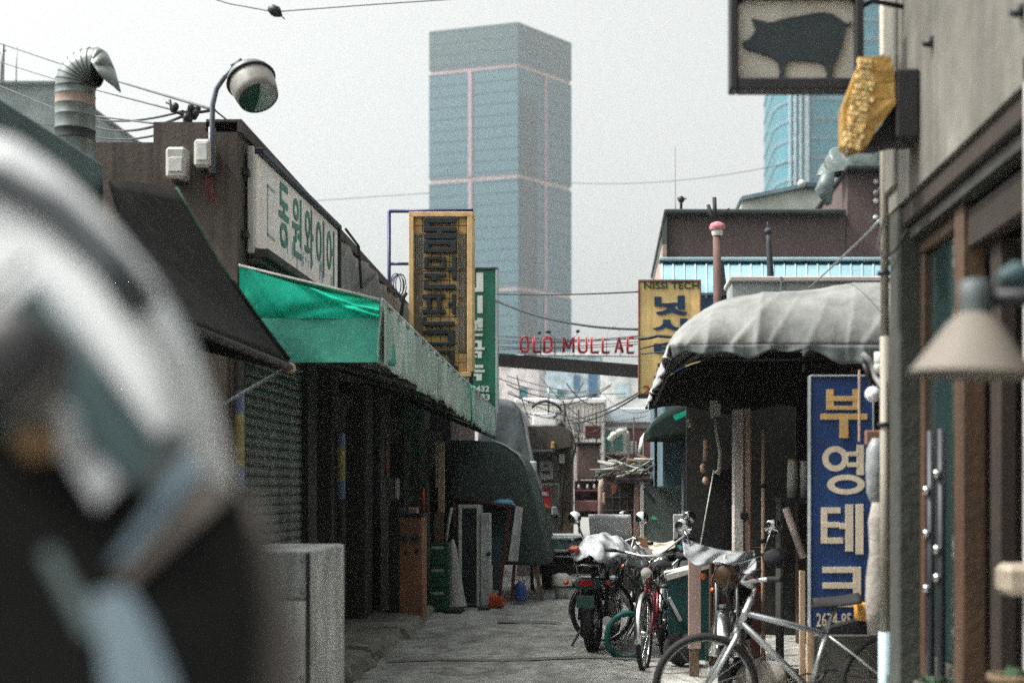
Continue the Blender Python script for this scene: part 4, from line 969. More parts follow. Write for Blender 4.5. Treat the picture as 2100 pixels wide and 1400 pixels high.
for k, (u, Y, m_, lb_) in enumerate(((1915, 5.6, brk, 'grey flower pot at the foot of the timber window'), (2075, 4.5, wood, 'tan flower pot below the cream box'))):
    c0 = P(u,1462,Y); t = thing('flower_pot', lb_, 'flower pot', c0, 'pots by the concrete shop')
    MB().lathe([(.001,0),(.05,.002),(.07,.1),(.078,.1),(.078,.125),(.066,.125),(.06,.1)], c0, (0,0,1), 18).build('pot', m_, t)
    b = MB(); rp.seed(k)
    for q in range(26):
        an = rp.uniform(0, 6.28); l_ = rp.uniform(.03,.07); b.add([c0+Vector((0,0,.1)), c0+Vector((math.cos(an)*l_+.01, math.sin(an)*l_, .1+rp.uniform(.01,.05))), c0+Vector((math.cos(an+.3)*l_, math.sin(an+.3)*l_, .1+rp.uniform(.0,.05)))], [(0,1,2)])
    b.build('leaves', mat('dark pot leaves', C(44,74,48), .7), t)
    sd_ = MB().box(c0.x-.12, NX+.09, c0.y-.1, c0.y+.12, c0.z-.05, c0.z-.001); sd_.build('ledge', dkp, t)

# pig sign
pg = thing('pig_sign', 'square light box sign with a black pig silhouette and dark frame', 'sign', P(1635,190,6.4))
Y = 6.4
MB().px(1512, -40, 1756, 168, Y+.02, .12, .004).build('panel', mat('cream sign face', C(206,202,192), .6, 0, .14, 6, grime=.25), pg)
for (a, c, d, e) in ((1497,-60,1514,190),(1755,-60,1772,190),(1514,167,1755,190),(1514,-60,1755,2)):
    MB().px(a, c-8, d, e-8, Y-.03, .11, .006).build('frame', mat('black brown frame', C(40,40,44), .5, .1, .2, 9), pg)
for (cu, cv, su, sv) in ((1514,167,1,-1),(1755,167,-1,-1),(1514,2,1,1),(1755,2,-1,1)):
    MB().prism([P(cu,cv,Y+.0), P(cu+12*su,cv,Y+.0), P(cu+3.5*su,cv+3.5*sv,Y), P(cu,cv+12*sv,Y+.0)], (0,.03,0)).build('corner_fillet', MATS['black brown frame'], pg)
pigo = [(1523,85),(1524,95),(1530,100),(1545,104),(1560,109),(1572,113),(1585,119),(1592,122),(1597,130),(1600,145),(1597,158),(1590,166),(1601,167),(1608,158),(1610,143),(1614,131),(1622,124),(1650,125),(1675,127),(1688,129),(1694,138),(1697,150),(1693,160),(1688,167),(1702,168),(1706,160),(1708,145),(1714,128),(1722,110),(1728,92),(1733,72),(1735,52),(1741,53),(1746,47),(1747,41),(1744,46),(1738,48),(1730,45),(1722,38),(1708,29),(1690,25),(1668,27),(1650,31),(1625,35),(1600,40),(1588,45),(1575,46),(1562,42),(1552,41),(1542,38),(1547,50),(1550,58),(1545,70),(1536,80),(1530,84)]
MB().prism([P(u,v,Y-.0) for u,v in pigo], (0,.018,0)).build('pig_silhouette', mat('black slate silhouette', C(50,60,64), .7, 0, .15, 9), pg)
b = MB(); b.tube([P(1770,12,Y+.08), P(1790,2,Y+.08), (NX,Y+.08,Z(2,Y))], .012, 7); b.tube([P(1770,-30,Y+.08), (NX,Y+.08,Z(-30,Y))], .016, 7); b.build('arm', dark_steel, pg)

# golden block sign
gb_ = thing('golden_sign', 'chunky golden timber block sign with a chip textured face under the pig sign', 'sign', P(1790,300,6.15))
Y = 6.15
goldw = mat('golden planked timber', C(190,150,78), .7, 0, .3, 12, .4, 40, streak=C(130,88,40), samt=.5, sscale=(3,3,20))
chip = mat('golden timber chips', C(244,212,146), .6, 0, .4, 30, .3, 50)
FA = [(1765,120),(1731,215),(1727,240),(1733,300),(1740,308),(1767,240),(1792,195),(1792,140)]
core = [P(u,v,Y) for u,v in [(1766,118),(1728,222),(1730,292),(1742,306),(1790,222),(1796,140)]]
side = [P(u,v,Y) for u,v in [(1796,140),(1832,140),(1836,205),(1790,290),(1742,306),(1768,240),(1792,196)]]
MB().prism([P(u,v,Y-.02) for u,v in [(1768,116),(1827,116),(1834,145),(1790,146)]], (0,.14,0)).build('top_plank', goldw, gb_)
for pl in ([(1790,147),(1834,146),(1835,166),(1790,169)], [(1790,170),(1835,168),(1836,200),(1784,204)], [(1783,206),(1837,202),(1838,212),(1796,268),(1770,256)], [(1769,258),(1795,270),(1780,296),(1742,306)]):
    MB().prism([P(u,v,Y-.02+rnd.uniform(-.006,.006)) for u,v in pl], (0,.16,0)).build('plank', goldw, gb_)
MB().prism([P(u,v,Y) for u,v in [(1767,120),(1729,218),(1730,290),(1740,304),(1768,256),(1783,204),(1789,146)]], (0,.13,0)).build('core', goldw, gb_)
# chips proud of the face, staggered rows
ci = 0
for i in range(7):
    for j in range(17):
        t = j/16; u = 1762-31*t+ i*(7.2-1.2*t)+ (3.4 if j % 2 else 0); v = 124+t*172+i*1.5
        ul = 1789-22*max(0,(t-.35))*1.9
        if u > ul: continue
        c0 = P(u, v, Y-.012); h = .0066
        MB().obox(c0+Vector((0,rnd.uniform(-.008,.006),0)), (1,rnd.uniform(-.3,.3),rnd.uniform(-.1,.3)), (rnd.uniform(-.3,.3),1,0), (0,0,1), h, .012, h*1.45).build('chip', chip, gb_)
MB().cbox(X(1836,Y), NX, Y-.02, Y+.2, Z(285,Y), Z(142,Y), .01).build('mount_box', mat('black mount box', C(30,32,34), .6), gb_)
MB().prism([P(1760,300,Y+.06), P(1800,268,Y+.06), P(1838,210,Y+.06), P(1838,290,Y+.06), P(1800,300,Y+.06)], (0,.14,0)).build('mount_wedge', MATS['black mount box'], gb_)

# near shaded wall lamp
wlp = thing('wall_lamp', 'large blurred cone lamp with a grey neck in front of the timber window', 'lamp', P(1985,700,3.1))
Y = 3.1; c0 = P(2000,640,Y)
MB().lathe([(.028,.0),(.04,-.008),(.062,-.03),(.1,-.085),(.134,-.132),(.138,-.138),(.132,-.134)], c0, (.05,0,1), 28).build('shade', mat('cream enamel shade', C(112,105,97), .7, 0, .1, 6, grime=.25), wlp)
MB().lathe([(.03,-.005),(.034,.03),(.034,.062),(.024,.07),(.001,.072)], c0, (0,0,1), 20).build('neck', mat('grey lamp neck', C(96,104,106), .6, .2, .15, 9), wlp)
MB().tube([c0+Vector((.03,0,.03)), c0+Vector((.15,0,.035)), (NX+.02,Y,c0.z+.05)], .02, 10).build('arm', dark_steel, wlp)
MB().tube([c0+Vector((.05,0,.075)), c0+Vector((.09,.02,.085)), c0+Vector((.16,.02,.075))], [.012,.03,.02], 10).build('cable_gland', mat('teal gland', C(64,86,90), .7), wlp)
# ------------------------------------------------------------------ under the green awning and in the middle of the alley
sc_ = thing('steel_cabinet', 'chalky grey steel cabinet with riveted panels in the left foreground', 'cabinet', (-1.9, 7.5, 0))
x0, x1, y0, y1, zt = X(470,7.5), X(640,7.5), 7.5, 8.4, 1.165
MB().box(x0+.01, x1-.012, y0+.012, y1-.01, .1, zt-.012).build('carcass', grey_board2, sc_)
MB().cbox(x0, x1-.03, y0-.004, y0+.011, .92, zt-.004, .004).build('front_panel', grey_board2, sc_)
MB().cbox(x0, x1-.03, y0-.004, y0+.011, .12, .905, .004).build('front_panel', grey_board, sc_)
MB().cbox(x1-.011, x1+.004, y0-.008, y1, .1, zt, .004).build('side_panel', grey_board, sc_)  # paler steel colour adds the skylight falling on this side
MB().cbox(x0, x1-.012, y0-.006, y1, zt-.011, zt+.006, .004).build('top_panel', grey_board, sc_)
MB().cbox(x1-.03, x1-.0115, y0-.01, y0+.005, .1, zt-.015, .003).build('corner_strip', dark_steel, sc_)
for zz in (1.12, .95, .5): MB().ball((x1-.05, y0-.006, zz), .012, .008, .012, 8, 6).build('rivet', steel, sc_)
for (xx, yy) in ((x0+.05,y0+.05),(x1-.06,y0+.05),(x1-.06,y1-.06),(x0+.05,y1-.06)): MB().box(xx-.025, xx+.025, yy-.025, yy+.025, 0, .1).build('foot', dark_steel, sc_)

cc = thing('copper_cabinet', 'tall brick orange metal cabinet with two dials beside the shop pillar', 'cabinet', P(835,1278,15.5))
Y = 15.6
MB().px(818, 1058, 866, 1272, Y, .4, .008).build('front', copper_m, cc)
MB().px(797, 1040, 818, 1274, Y-.02, .45, .006).build('side', shade_dark, cc)
MB().px(814, 1272, 868, 1290, Y-.04, .5, .01).build('plinth', kerb_m, cc)
MB().px(818, 1052, 868, 1058, Y-.03, .45, .006).build('top', dark_steel, cc)
for (u, v) in ((829,1104),(853,1104)):
    d = MB().px(u-8, v-9, u+8, v+9, Y-.02, .02, .004).build('dial_plate', brk, cc)
    MB().lathe([(.001,.012),(.028,.01),(.03,0)], P(u,v,Y-.02), (0,-1,0), 14).build('dial', dark_steel, d)
for (u, v) in ((832,1130),(855,1130)): MB().px(u-3, v-5, u+3, v+5, Y-.015, .015, .003).build('handle', shade_dark, cc)
MB().px(836, 1040, 856, 1054, Y+.05, .12, .01).build('tap', mat('pinkish cap', C(204,170,156), .7), cc)
wm = thing('wall_switch', 'grey switch box on the dark pillar above the orange cabinet', 'switch box', P(803,1025,15.8))
MB().px(792, 980, 816, 1025, 15.3, .14, .008).build('housing', brk, wm); MB().px(810, 984, 816, 1020, 15.28, .02, .003).build('edge_plate', white_box, wm)
for k, (u, v0, v1, Y, m_, lb_) in enumerate(((793, 890, 975, 15.6, mat('pink red conduit', C(186,104,88), .6), 'pinkish red conduit above the grey switch box'), (868, 1000, 1048, 16.4, orange_pl, 'short orange conduit beside the orange cabinet'))):
    tag(MB().tube([P(u,v0,Y), P(u,v1,Y)], .016, 8).build('conduit', m_), lb_, 'conduit')
pk = thing('timber_plank', 'upright tan timber plank with its top coloured as lit in the dark shop opening', 'plank', P(905,1240,17.4))
MB().px(898, 905, 911, 1050, 17.4, .05, .004).build('upper_board', tan_wood, pk); MB().px(890, 1050, 909, 1240, 17.38, .05, .004).build('lower_board', wood, pk)  # lighter upper board paints in the light on the plank's top
MB().px(893, 903, 898, 1000, 17.42, .03, .003).build('pale_strip', grey_board, pk)
tag(MB().tube([P(873,985,16.9), P(875,1120,16.9), P(874,1240,16.9)], .04, 10).build('grey_pipe', pillar_m), 'dull grey vertical pipe left of the tan timber plank', 'pipe')
tag(MB().tube([P(926,1040,17.2), P(919,1075,17.2), P(913,1125,17.2)], .018, 8).build('white_tube', white_box), 'slim white tube leaning by the green crates', 'tube')

# beer crates
Y = 17.0; crs = []
def crate(zb, first=None):
    t = thing('green_crate', 'x', 'crate', (X(893,Y), Y+.16, zb), 'stacked green crates')
    x0, x1 = X(867,Y), X(920,Y); h = .265
    b = MB(); b.box(x0, x1, Y, Y+.02, zb, zb+h); b.box(x0, x1, Y+.32, Y+.34, zb, zb+h); b.box(x0, x0+.015, Y+.0205, Y+.3195, zb, zb+h); b.box(x1-.015, x1, Y+.0205, Y+.3195, zb, zb+h); b.box(x0+.016, x1-.016, Y+.021, Y+.319, zb, zb+.02); b.build('shell', crate_green, t)
    b = MB()
    for zz in (.012, .13, h-.03): b.cbox(x0-.008, x1+.008, Y-.012, Y+.0, zb+zz, zb+zz+.024, .004)
    b.build('rib', crate_green, t)
    b = MB(); b.cbox(x0+.1, x1-.06, Y-.006, Y-.001, zb+.19, zb+.225, .001); b.build('white_print', mat('worn white print', C(176,186,180), .7, 0, .5, 25), t)
    b = MB(); b.cbox(x0+.1, x0+.2, Y-.006, Y-.001, zb+.06, zb+.1, .001); b.build('hand_hole', shade_dark, t)
    return t
for k, lb_ in enumerate(('bottom green crate of the stack by the orange cabinet', 'middle green crate of the stack by the orange cabinet', 'top green crate of the stack by the orange cabinet')):
    crate(.035+k*.272)['label'] = lb_
scn_ = MB(); Y = 17.2; c0 = P(936,1242,Y)
scn_.lathe([(.13,0),(.125,.02),(.1,.2),(.07,.45),(.045,.7),(.02,.8),(.001,.81)], c0, (-.06,0,1), 14); tag(scn_.build('white_sack', white_box), 'tall narrow white sack between the green crates and the fridge', 'sack')
fg = thing('display_fridge', 'tall dark display fridge with a white frame under the green tarpaulin', 'fridge', P(962,1245,17.6))
Y = 17.6
MB().px(942, 1036, 983, 1240, Y+.03, .5, .01).build('body', white_box, fg)
MB().px(947, 1043, 977, 1236, Y+.0, .029, .003).build('door', mat('black blue door glass', C(26,34,40), .25, 0, .2, 4), fg)
b = MB(); b.px(940, 1034, 947, 1242, Y-.02, .05, .003); b.px(977, 1034, 984, 1242, Y-.02, .05, .003); b.px(947, 1034, 977, 1042, Y-.02, .05, .003); b.build('door_frame', white_paint, fg)
MB().px(944, 1242, 982, 1250, Y+.05, .3, .004).build('foot', black_pl, fg)
lbd = thing('leaning_board', 'chalky white board with a latch standing against the display fridge', 'board', P(995,1243,17.5))
MB().px(985, 1052, 1004, 1242, 17.55, .3, .006).build('board', grey_board, lbd); MB().ball(P(1002,1135,17.53), .03, .02, .03, 8, 6).build('latch', black_pl, lbd)
MB().px(980, 1244, 1003, 1256, 17.2, .2, .01).build('block', black_pl, lbd)
tag(MB().cbox(X(915,17.0), X(950,17.0), 16.8, 17.1, .01, .07, .015).build('rubber_block', black_rub), 'black rubber block on the road by the white sack', 'block')
ob = MB(); rr_ = random.Random(8)
for k in range(14): ob.ball(P(1018+rr_.uniform(-16,14), 1232+rr_.uniform(-14,8), 17.6+rr_.uniform(-.1,.1)), .035+rr_.uniform(0,.02), .04, .04, 8, 6, .15, rr_)
for k in range(5): ob.tube([P(1005+k*6,1244,17.5), P(1008+k*5,1222,17.5), P(1016+k*4,1218+k*3,17.55)], .014, 6)
tag(ob.build('orange_gloves', orange_pl), 'heap of orange gloves on the ground below the green tarpaulin', 'gloves')
jg = thing('blue_jug', 'blue plastic jug with a white cap under the green tarpaulin', 'jug', P(1067,1232,18.4))
c0 = P(1067,1232,18.4); MB().lathe([(.001,0),(.07,.004),(.076,.03),(.076,.19),(.05,.235),(.022,.25),(.022,.262)], c0, (0,0,1), 16).build('body', blue_pl, jg)
MB().lathe([(.028,.26),(.028,.29),(.001,.292)], c0, (0,0,1), 12).build('cap', white_paint, jg); MB().tube([c0+Vector((.05,0,.235)), c0+Vector((.075,0,.265)), c0+Vector((.02,0,.275))], .01, 6).build('handle', blue_pl, jg)
tb = thing('red_edge_table', 'worktable with a dark red edge in front of the green tarpaulin', 'table', P(995,1240,18.2))
Y = 18.2
MB().prism([P(928,1018,Y), P(1062,1036,Y), P(1062,1041,Y), P(928,1023,Y)], (0,.5,0)).build('table_top', rust_red, tb)
for (a, c) in (((1045,1040),(1022,1240)), ((1062,1041),(1050,1230)), ((932,1024),(935,1240))): MB().bar(P(*a,Y+.05), P(*c,Y+.05), .04, .04).build('leg', rust_red if a[0] != 932 else wood, tb)
MB().px(1010, 1100, 1028, 1210, Y+.2, .04, .004).build('teal_panel', mat('dull teal panel', C(50,86,88), .7), tb)
wbd = MB(); wbd.prism([P(1058,1037,18.05), P(1072,1040,18.05), P(1062,1150,18.05), P(1042,1150,18.05)], (0,.05,0)); tag(wbd.build('pale_board', grey_board), 'pale board leaning on the red edged table leg', 'panel')
bbg = MB(); bbg.ball(P(1032,1031,18.3), .14, .1, .05, 14, 8, .12, rr_); bbg.ball(P(1050,1036,18.3), .05, .05, .03, 10, 6); tag(bbg.build('blue_bag', blue_bag), 'crumpled light blue bag on the red edged table', 'bag')

# dark green tarpaulin stall, slate one behind
def stall(name, label, prof_px, Y, L, left_u, bot_v, m_end, m_side, folds=.03):
    t = thing(name, label, 'tarpaulin', P(prof_px[-1][0], prof_px[-1][1], Y))
    pr = [P(u,v,Y) for u,v in prof_px]
    def at(a):
        k = a*(len(pr)-1); i = min(int(k), len(pr)-2); return pr[i].lerp(pr[i+1], k-i)
    def side(a, c):
        p = at(a); return p+Vector((folds*math.sin(c*14+a*6)*a, c*L, 0))
    MB().grid(side, 30, 24).build('cover', m_side, t, solid=.006)
    xl = X(left_u,Y); zb = Z(bot_v,Y)
    def end(a, c):
        p = at(a*.999); q = Vector((xl+(p.x-xl)*.0+(a)*(pr[-1].x-xl), Y, zb)); w = p.lerp(q, c)
        return w+Vector((0, -.012-folds*.9*math.sin(a*15+c*2)*c-.05*c*0, 0))
    MB().grid(end, 30, 12).build('end_curtain', m_end, t, solid=.005)
    return t
st1 = stall('green_tarpaulin_stall', 'dark green tarpaulin draped over a stall at the left of the alley', [(925,903),(975,903),(1012,907),(1040,917),(1062,934),(1078,962),(1092,1005),(1104,1055),(1115,1105),(1126,1154)], 18.7, 2.6, 918, 1158, tarp_dark, tarp_dark, .03)
MB().tube([P(1005,900,18.68), P(1035,912,18.68), P(1064,932,18.68), P(1078,955,18.68)], .012, 6).build('rope_edge', tarp_pale, st1)
MB().bar(P(1097,1156,18.75), P(1112,1234,18.75), .05, .05).build('post', wood, st1)
MB().bar(P(1090,1156,20.8), P(1092,1222,20.8), .05, .05).build('post', wood, st1)
st2 = stall('slate_tarpaulin_roof', 'slate grey tarpaulin roof with a side sheet coloured as sunlit behind the green stall', [(985,812),(1030,817),(1052,822),(1066,838),(1074,868),(1082,915),(1092,960),(1106,1005)], 22.5, 2.4, 975, 1010, tarp_slate, tarp_pale, .02)  # pale side colour carries the sunlight on the tarpaulin
MB().px(1085, 945, 1100, 985, 22.4, .1, .02).build('fold_end', tarp_pale, st2)

# end of the alley: eave, meter wall, cabinets
ew = thing('alley_end_house', 'small grey rendered house with a dark brown eave where the alley ends', 'house', P(1125,1230,24))
Y = 24.0
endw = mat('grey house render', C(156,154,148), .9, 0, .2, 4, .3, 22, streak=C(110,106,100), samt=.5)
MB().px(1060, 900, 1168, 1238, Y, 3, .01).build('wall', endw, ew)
MB().prism([P(1074,874,Y-.5), P(1150,872,Y-.5), P(1168,880,Y-.5), P(1170,915,Y-.5), P(1135,922,Y-.5), P(1088,922,Y-.5)], (0,2.4,0)).build('eave', mat('dark brown grey eave', C(92,86,80), .9, 0, .25, 5, streak=C(64,60,58), samt=.5), ew)
MB().px(1088, 922, 1138, 926, Y-.52, .1, .004).build('gutter', steel, ew)
MB().px(1130, 905, 1137, 920, Y-.56, .06, .01).build('amber_lamp', mat('amber lens', C(224,170,96), .4), ew)
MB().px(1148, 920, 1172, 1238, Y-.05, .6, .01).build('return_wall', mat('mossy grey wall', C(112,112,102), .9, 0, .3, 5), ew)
em = thing('electric_meter', 'white electric meter with a dark display window on the grey end house', 'meter', P(1120,985,Y-.1))
MB().px(1106, 944, 1134, 984, Y-.14, .12, .02).build('housing', white_paint, em); MB().px(1111, 951, 1129, 963, Y-.15, .02, .005).build('cover', white_box, em); MB().px(1111, 965, 1128, 971, Y-.155, .02, .004).build('display', black_pl, em); MB().px(1115, 954, 1123, 957, Y-.157, .01, .002).build('label_strip', dark_steel, em)
nb = thing('notice_board', 'pale framed notice panel holding a red poster below the electric meter', 'notice board', P(1122,1050,Y-.05))
MB().px(1098, 992, 1148, 1045, Y-.05, .04, .004).build('panel', endw, nb); b = MB(); b.px(1096, 990, 1148, 994, Y-.07, .05, .002); b.px(1144, 994, 1148, 1036, Y-.07, .05, .002); b.build('frame', white_paint, nb)
po = thing('red_poster', 'red and orange poster with a white strip on the grey end house', 'poster', P(1114,1040,Y-.09))
pr_ = mat('crimson print', C(206,40,60), .6, 0, .1, 12)
b = MB(); b.px(1099, 999, 1129, 1040, Y-.08, .02, .002); b.build('sheet', pr_, po); MB().px(1101, 1008, 1126, 1016, Y-.085, .004, .001).build('white_strip', white_paint, po)
MB().prism([P(1103,1025,Y-.086), P(1111,1026,Y-.086), P(1128,1039.5,Y-.086), P(1104,1039.5,Y-.086)], (0,.004,0)).build('orange_wedge', mat('orange print', C(240,160,80), .6), po)
tag(MB().px(1131, 1038, 1147, 1056, Y-.2, .14, .02).build('bell_box', mat('pale blue grey box', C(150,164,168), .6)), 'small blue grey box low on the grey end house', 'box')
cb = MB()
for k, (u, r_) in enumerate(((1153,.03),(1161,.02),(1166,.025))): cb.tube([P(u,880,Y-.2), P(u+3,950,Y-.2), P(u-2,1010,Y-.2), P(u-6,1100,Y-.2)], r_, 7)
cb.tube([P(1176,880,Y-.25), P(1180,920,Y-.25), P(1170,960,Y-.25), P(1164,1060,Y-.25)], .02, 6)
tag(cb.build('service_cables', mat('grey service cable', C(120,118,110), .7)), 'bundle of grey service cables on the corner of the end house', 'cables')
bxx = thing('brown_box', 'tall brown rusted box hung over a dark red rack at the alley end', 'box', P(1208,985,23.2))
Y = 23.2
MB().px(1183, 910, 1230, 982, Y, .5, .02).build('housing', mat('brown grey rusted box', C(122,100,92), .8, 0, .3, 7, streak=C(84,72,66), samt=.5), bxx)
MB().px(1180, 906, 1233, 911, Y-.05, .6, .01).build('lid', dark_steel, bxx)
rk = thing('red_rack', 'dark red rack with small pale jars below the brown box', 'rack', P(1204,1060,23.2))
MB().px(1178, 985, 1230, 1060, Y+.1, .4, .01).build('back', mat('dark maroon rack', C(74,46,46), .8, 0, .25, 8), rk); MB().px(1178, 1026, 1228, 1048, Y-.05, .14, .01).build('shelf', mat('dusty pinkish red board', C(150,104,104), .8, 0, .2, 8), rk); MB().px(1178, 1004, 1228, 1009, Y-.05, .14, .01).build('shelf', rust_red, rk)
for k, u in enumerate((1187, 1205, 1219)):
    c0 = P(u,1003,Y+.0); j = MB(); j.lathe([(.001,0),(.02,.002),(.022,.05),(.014,.065),(.014,.08),(.001,.081)], c0, (0,0,1), 10); tag(j.build('jar', white_paint), ('small pale jar at the left of the red rack', 'tallest pale jar in the middle of the red rack', 'small pale jar at the right of the red rack')[k], 'jar', 'jars on the red rack')
tag(MB().tube([P(1234,985,22.8), P(1232,1000,22.8), P(1231,1236,22.8)], .045, 10).build('pinkish_post', mat('pinkish grey post', C(178,160,150), .85, 0, .2, 9)), 'pinkish grey post right of the dark red rack', 'post')
tag(MB().prism([P(1160,1050,23), P(1180,1055,23), P(1170,1100,23), P(1152,1100,23)], (0,.4,0)).build('timber_crate', wood), 'brown timber crate leaning at the corner of the end house', 'crate')

# grey shed with scrap on its roof, dark gate
Y = 20.2
sh_ = thing('grey_shed', 'grey green steel shed with a white corner post behind the motorcycles', 'shed', P(1360,1232,Y))
MB().px(1322, 992, 1420, 1235, Y, 2.4, .01).build('wall', mat('grey green steel wall', C(126,138,134), .7, .1, .15, 5, streak=C(96,106,102), samt=.4), sh_)
MB().px(1300, 986, 1311, 1235, Y-.02, .2, .008).build('brown_post', mat('pinkish brown post', C(146,116,104), .85), sh_)
MB().px(1313, 985, 1321, 1235, Y-.06, .12, .006).build('white_post', white_paint, sh_)
MB().px(1262, 980, 1422, 987, Y-.1, 2.6, .006).build('roof', dark_steel, sh_)
gt = thing('dark_gate', 'dark brown gate with a thin grid beside the grey shed', 'gate', P(1270,1236,Y+.1))
MB().px(1240, 990, 1300, 1236, Y+.12, .05, .006).build('leaf', mat('dark brown gate sheet', C(58,48,46), .8, 0, .3, 7), gt)
b = MB()
for u in (1255, 1270, 1286): b.px(u, 990, u+1.5, 1236, Y+.1, .02, .001)
for v in (1018, 1045, 1072, 1120): b.px(1240, v, 1300, v+1.5, Y+.095, .02, .001)
b.build('grid_bar', brk, gt)
tag(MB().prism([P(1252,994,Y), P(1266,992,Y), P(1262,1010,Y), P(1256,1014,Y)], (0,.04,0)).build('orange_tag', mat('rust orange rag', C(150,92,62), .8)), 'rust orange rag on the top of the dark gate', 'rag')
scrap = [mat('scrap steel', C(120,120,114), .5, .4, .4, 9), mat('scrap timber', C(120,100,72), .8, 0, .4, 12), mat('scrap dark', C(50,54,52), .7), mat('scrap pale', C(186,188,180), .6, 0, .3, 12)]
rs_ = random.Random(21)
for k in range(46):
    m_ = scrap[k % 4]; u = rs_.uniform(1244,1352); base = 978-max(0,(u-1262))*.22*rs_.random(); L = rs_.uniform(.15,.7); an = R(rs_.uniform(-12,42)); yy = Y+rs_.uniform(-.05,1.2)
    p = P(u, base-rs_.uniform(0,28), Y); p.y = yy; d = Vector((math.cos(an)*(1 if rs_.random()<.8 else -1), rs_.uniform(-.5,.5), math.sin(an)))
    b = MB(); q = p+d*L*.5; p = p-d*L*.5
    p.z = max(p.z, Z(979,Y)); q.z = max(q.z, Z(979,Y))
    b.tube([p, q], rs_.uniform(.008,.03), 6); o = b.build('scrap_length', m_)
    tag(o, 'length of scrap pipe or timber piled on the shed roof', 'scrap', 'scrap piled on the shed roof')
tag(MB().px(1246, 942, 1267, 962, Y+1.6, .35, .02).build('white_box_unit', white_paint), 'white boxed unit at the left end of the scrap pile', 'unit')
tag(MB().ball(P(1281,955,Y+.6), .06, .05, .04, 10, 7).build('white_bundle', white_paint), 'small white bundle on the scrap pile below the window', 'bundle')
tag(MB().lathe([(.25,0),(.25,.55)], P(1384,985,Y+1.0), (0,0,1), 20).add([P(1384,902,Y+1)]*3, []).build('water_tank', mat('pale teal tank', C(176,194,194), .6, 0, .12, 5, streak=C(140,160,160), samt=.4)), 'pale teal upright tank on the shed roof under the green awning', 'tank')
tag(MB().bar(P(1321,1000,Y-.15), P(1343,1030,Y-.15), .05, .05).build('dark_stick', black_pl), 'short dark stick slanting on the grey shed wall', 'stick')
tag(MB().lathe([(.001,-.05),(.075,0),(.001,.05)], P(1341,1064,Y-.1), (.1,0,1), 4, False).build('green_tag', mat('bright green plastic', C(52,122,92), .5)), 'small green diamond hanging on the grey shed wall', 'tag')
slp = thing('small_street_lamp', 'small white curved lamp in front of the teal window', 'street lamp', P(1280,895,30))
MB().tube([P(1286,884,30), P(1272,884,30), P(1258,892,30), P(1248,902,30)], [.03,.06,.07,.05], 8).build('head', white_paint, slp); MB().tube([P(1286,884,30), P(1290,890,30), P(1290,1200,30)], .035, 6).build('pole', steel, slp)
al = thing('arched_lamp_pole', 'thin dark arched lamp pole in front of the white corrugated wall', 'lamp pole', P(1156,1000,27))
b = MB(); b.tube([P(1091,836,27), P(1096,830,27), P(1107,824,27), P(1120,822,27), P(1136,827,27), P(1148,836,27), P(1152,846,27)], .028, 7); b.build('arch', dark_steel, al)
MB().tube([P(1157,832,27), P(1157,1000,27)], .03, 7).build('pole', dark_steel, al); MB().ball(P(1150,870,27), .06, .06, .07, 8, 6).build('lamp_head', dark_steel, al); MB().tube([P(1125,790,27), P(1125,848,27)], .018, 5).build('mast', steel, al); MB().tube([P(1135,858,27), P(1144,846,27), P(1150,848,27)], .02, 5).build('arm', dark_steel, al)

# flat bed cart and white tub
fb = thing('flatbed_cart', 'teal flatbed cart with pale rails parked at the end of the alley', 'cart', P(1170,1230,20.6))
Y = 20.6
MB().px(1100, 1106, 1236, 1126, Y, 1.6, .01).build('bed_side', mat('dull teal cart steel', C(84,112,114), .6, .1, .25, 6, streak=C(120,140,140), samt=.4), fb)
MB().px(1098, 1101, 1238, 1106, Y-.03, 1.7, .006).build('rail', mat('pale alloy rail', C(190,200,200), .4, .4, .2, 9), fb); MB().px(1098, 1126, 1238, 1131, Y-.03, 1.7, .006).build('rail', MATS['pale alloy rail'], fb); MB().px(1104, 1139, 1236, 1142, Y-.0, 1.6, .004).build('lower_rail', MATS['pale alloy rail'], fb)
MB().px(1106, 1142, 1234, 1176, Y+.2, 1.2, .01).build('chassis', shade_dark, fb)
for u in (1122, 1222):
    c0 = P(u,1180,Y+.5); w = MB().ring(c0, (1,0,0), .21, .07, 20, 8).build('wheel', black_rub, fb); MB().lathe([(.001,-.05),(.15,-.04),(.15,.04),(.001,.05)], c0, (1,0,0), 14).build('rim', steel, w)
for k, (v0, v1, h) in enumerate(((1174, 1200, .1), (1204, 1228, .0))):
    Y2 = 19.2; c0 = P(1152, v1, Y2); rr = .135 if k == 0 else .1
    b = MB(); hh = (v1-v0)/F*Y2; b.lathe([(.001,0),(rr*.82,.003),(rr,hh*.9),(rr*1.06,hh),(rr*.94,hh*.97),(rr*.75,.02)] if k else [(rr*1.02,0),(rr*1.06,.02),(rr*.9,hh*.7),(rr*.5,hh*.95),(.001,hh)], c0, (0,0,1), 18)
    tag(b.build('white_tub', white_paint), ('upturned white tub lying on the pail at the alley end', 'white pail standing on the ground beside the green stall')[k], 'tub')

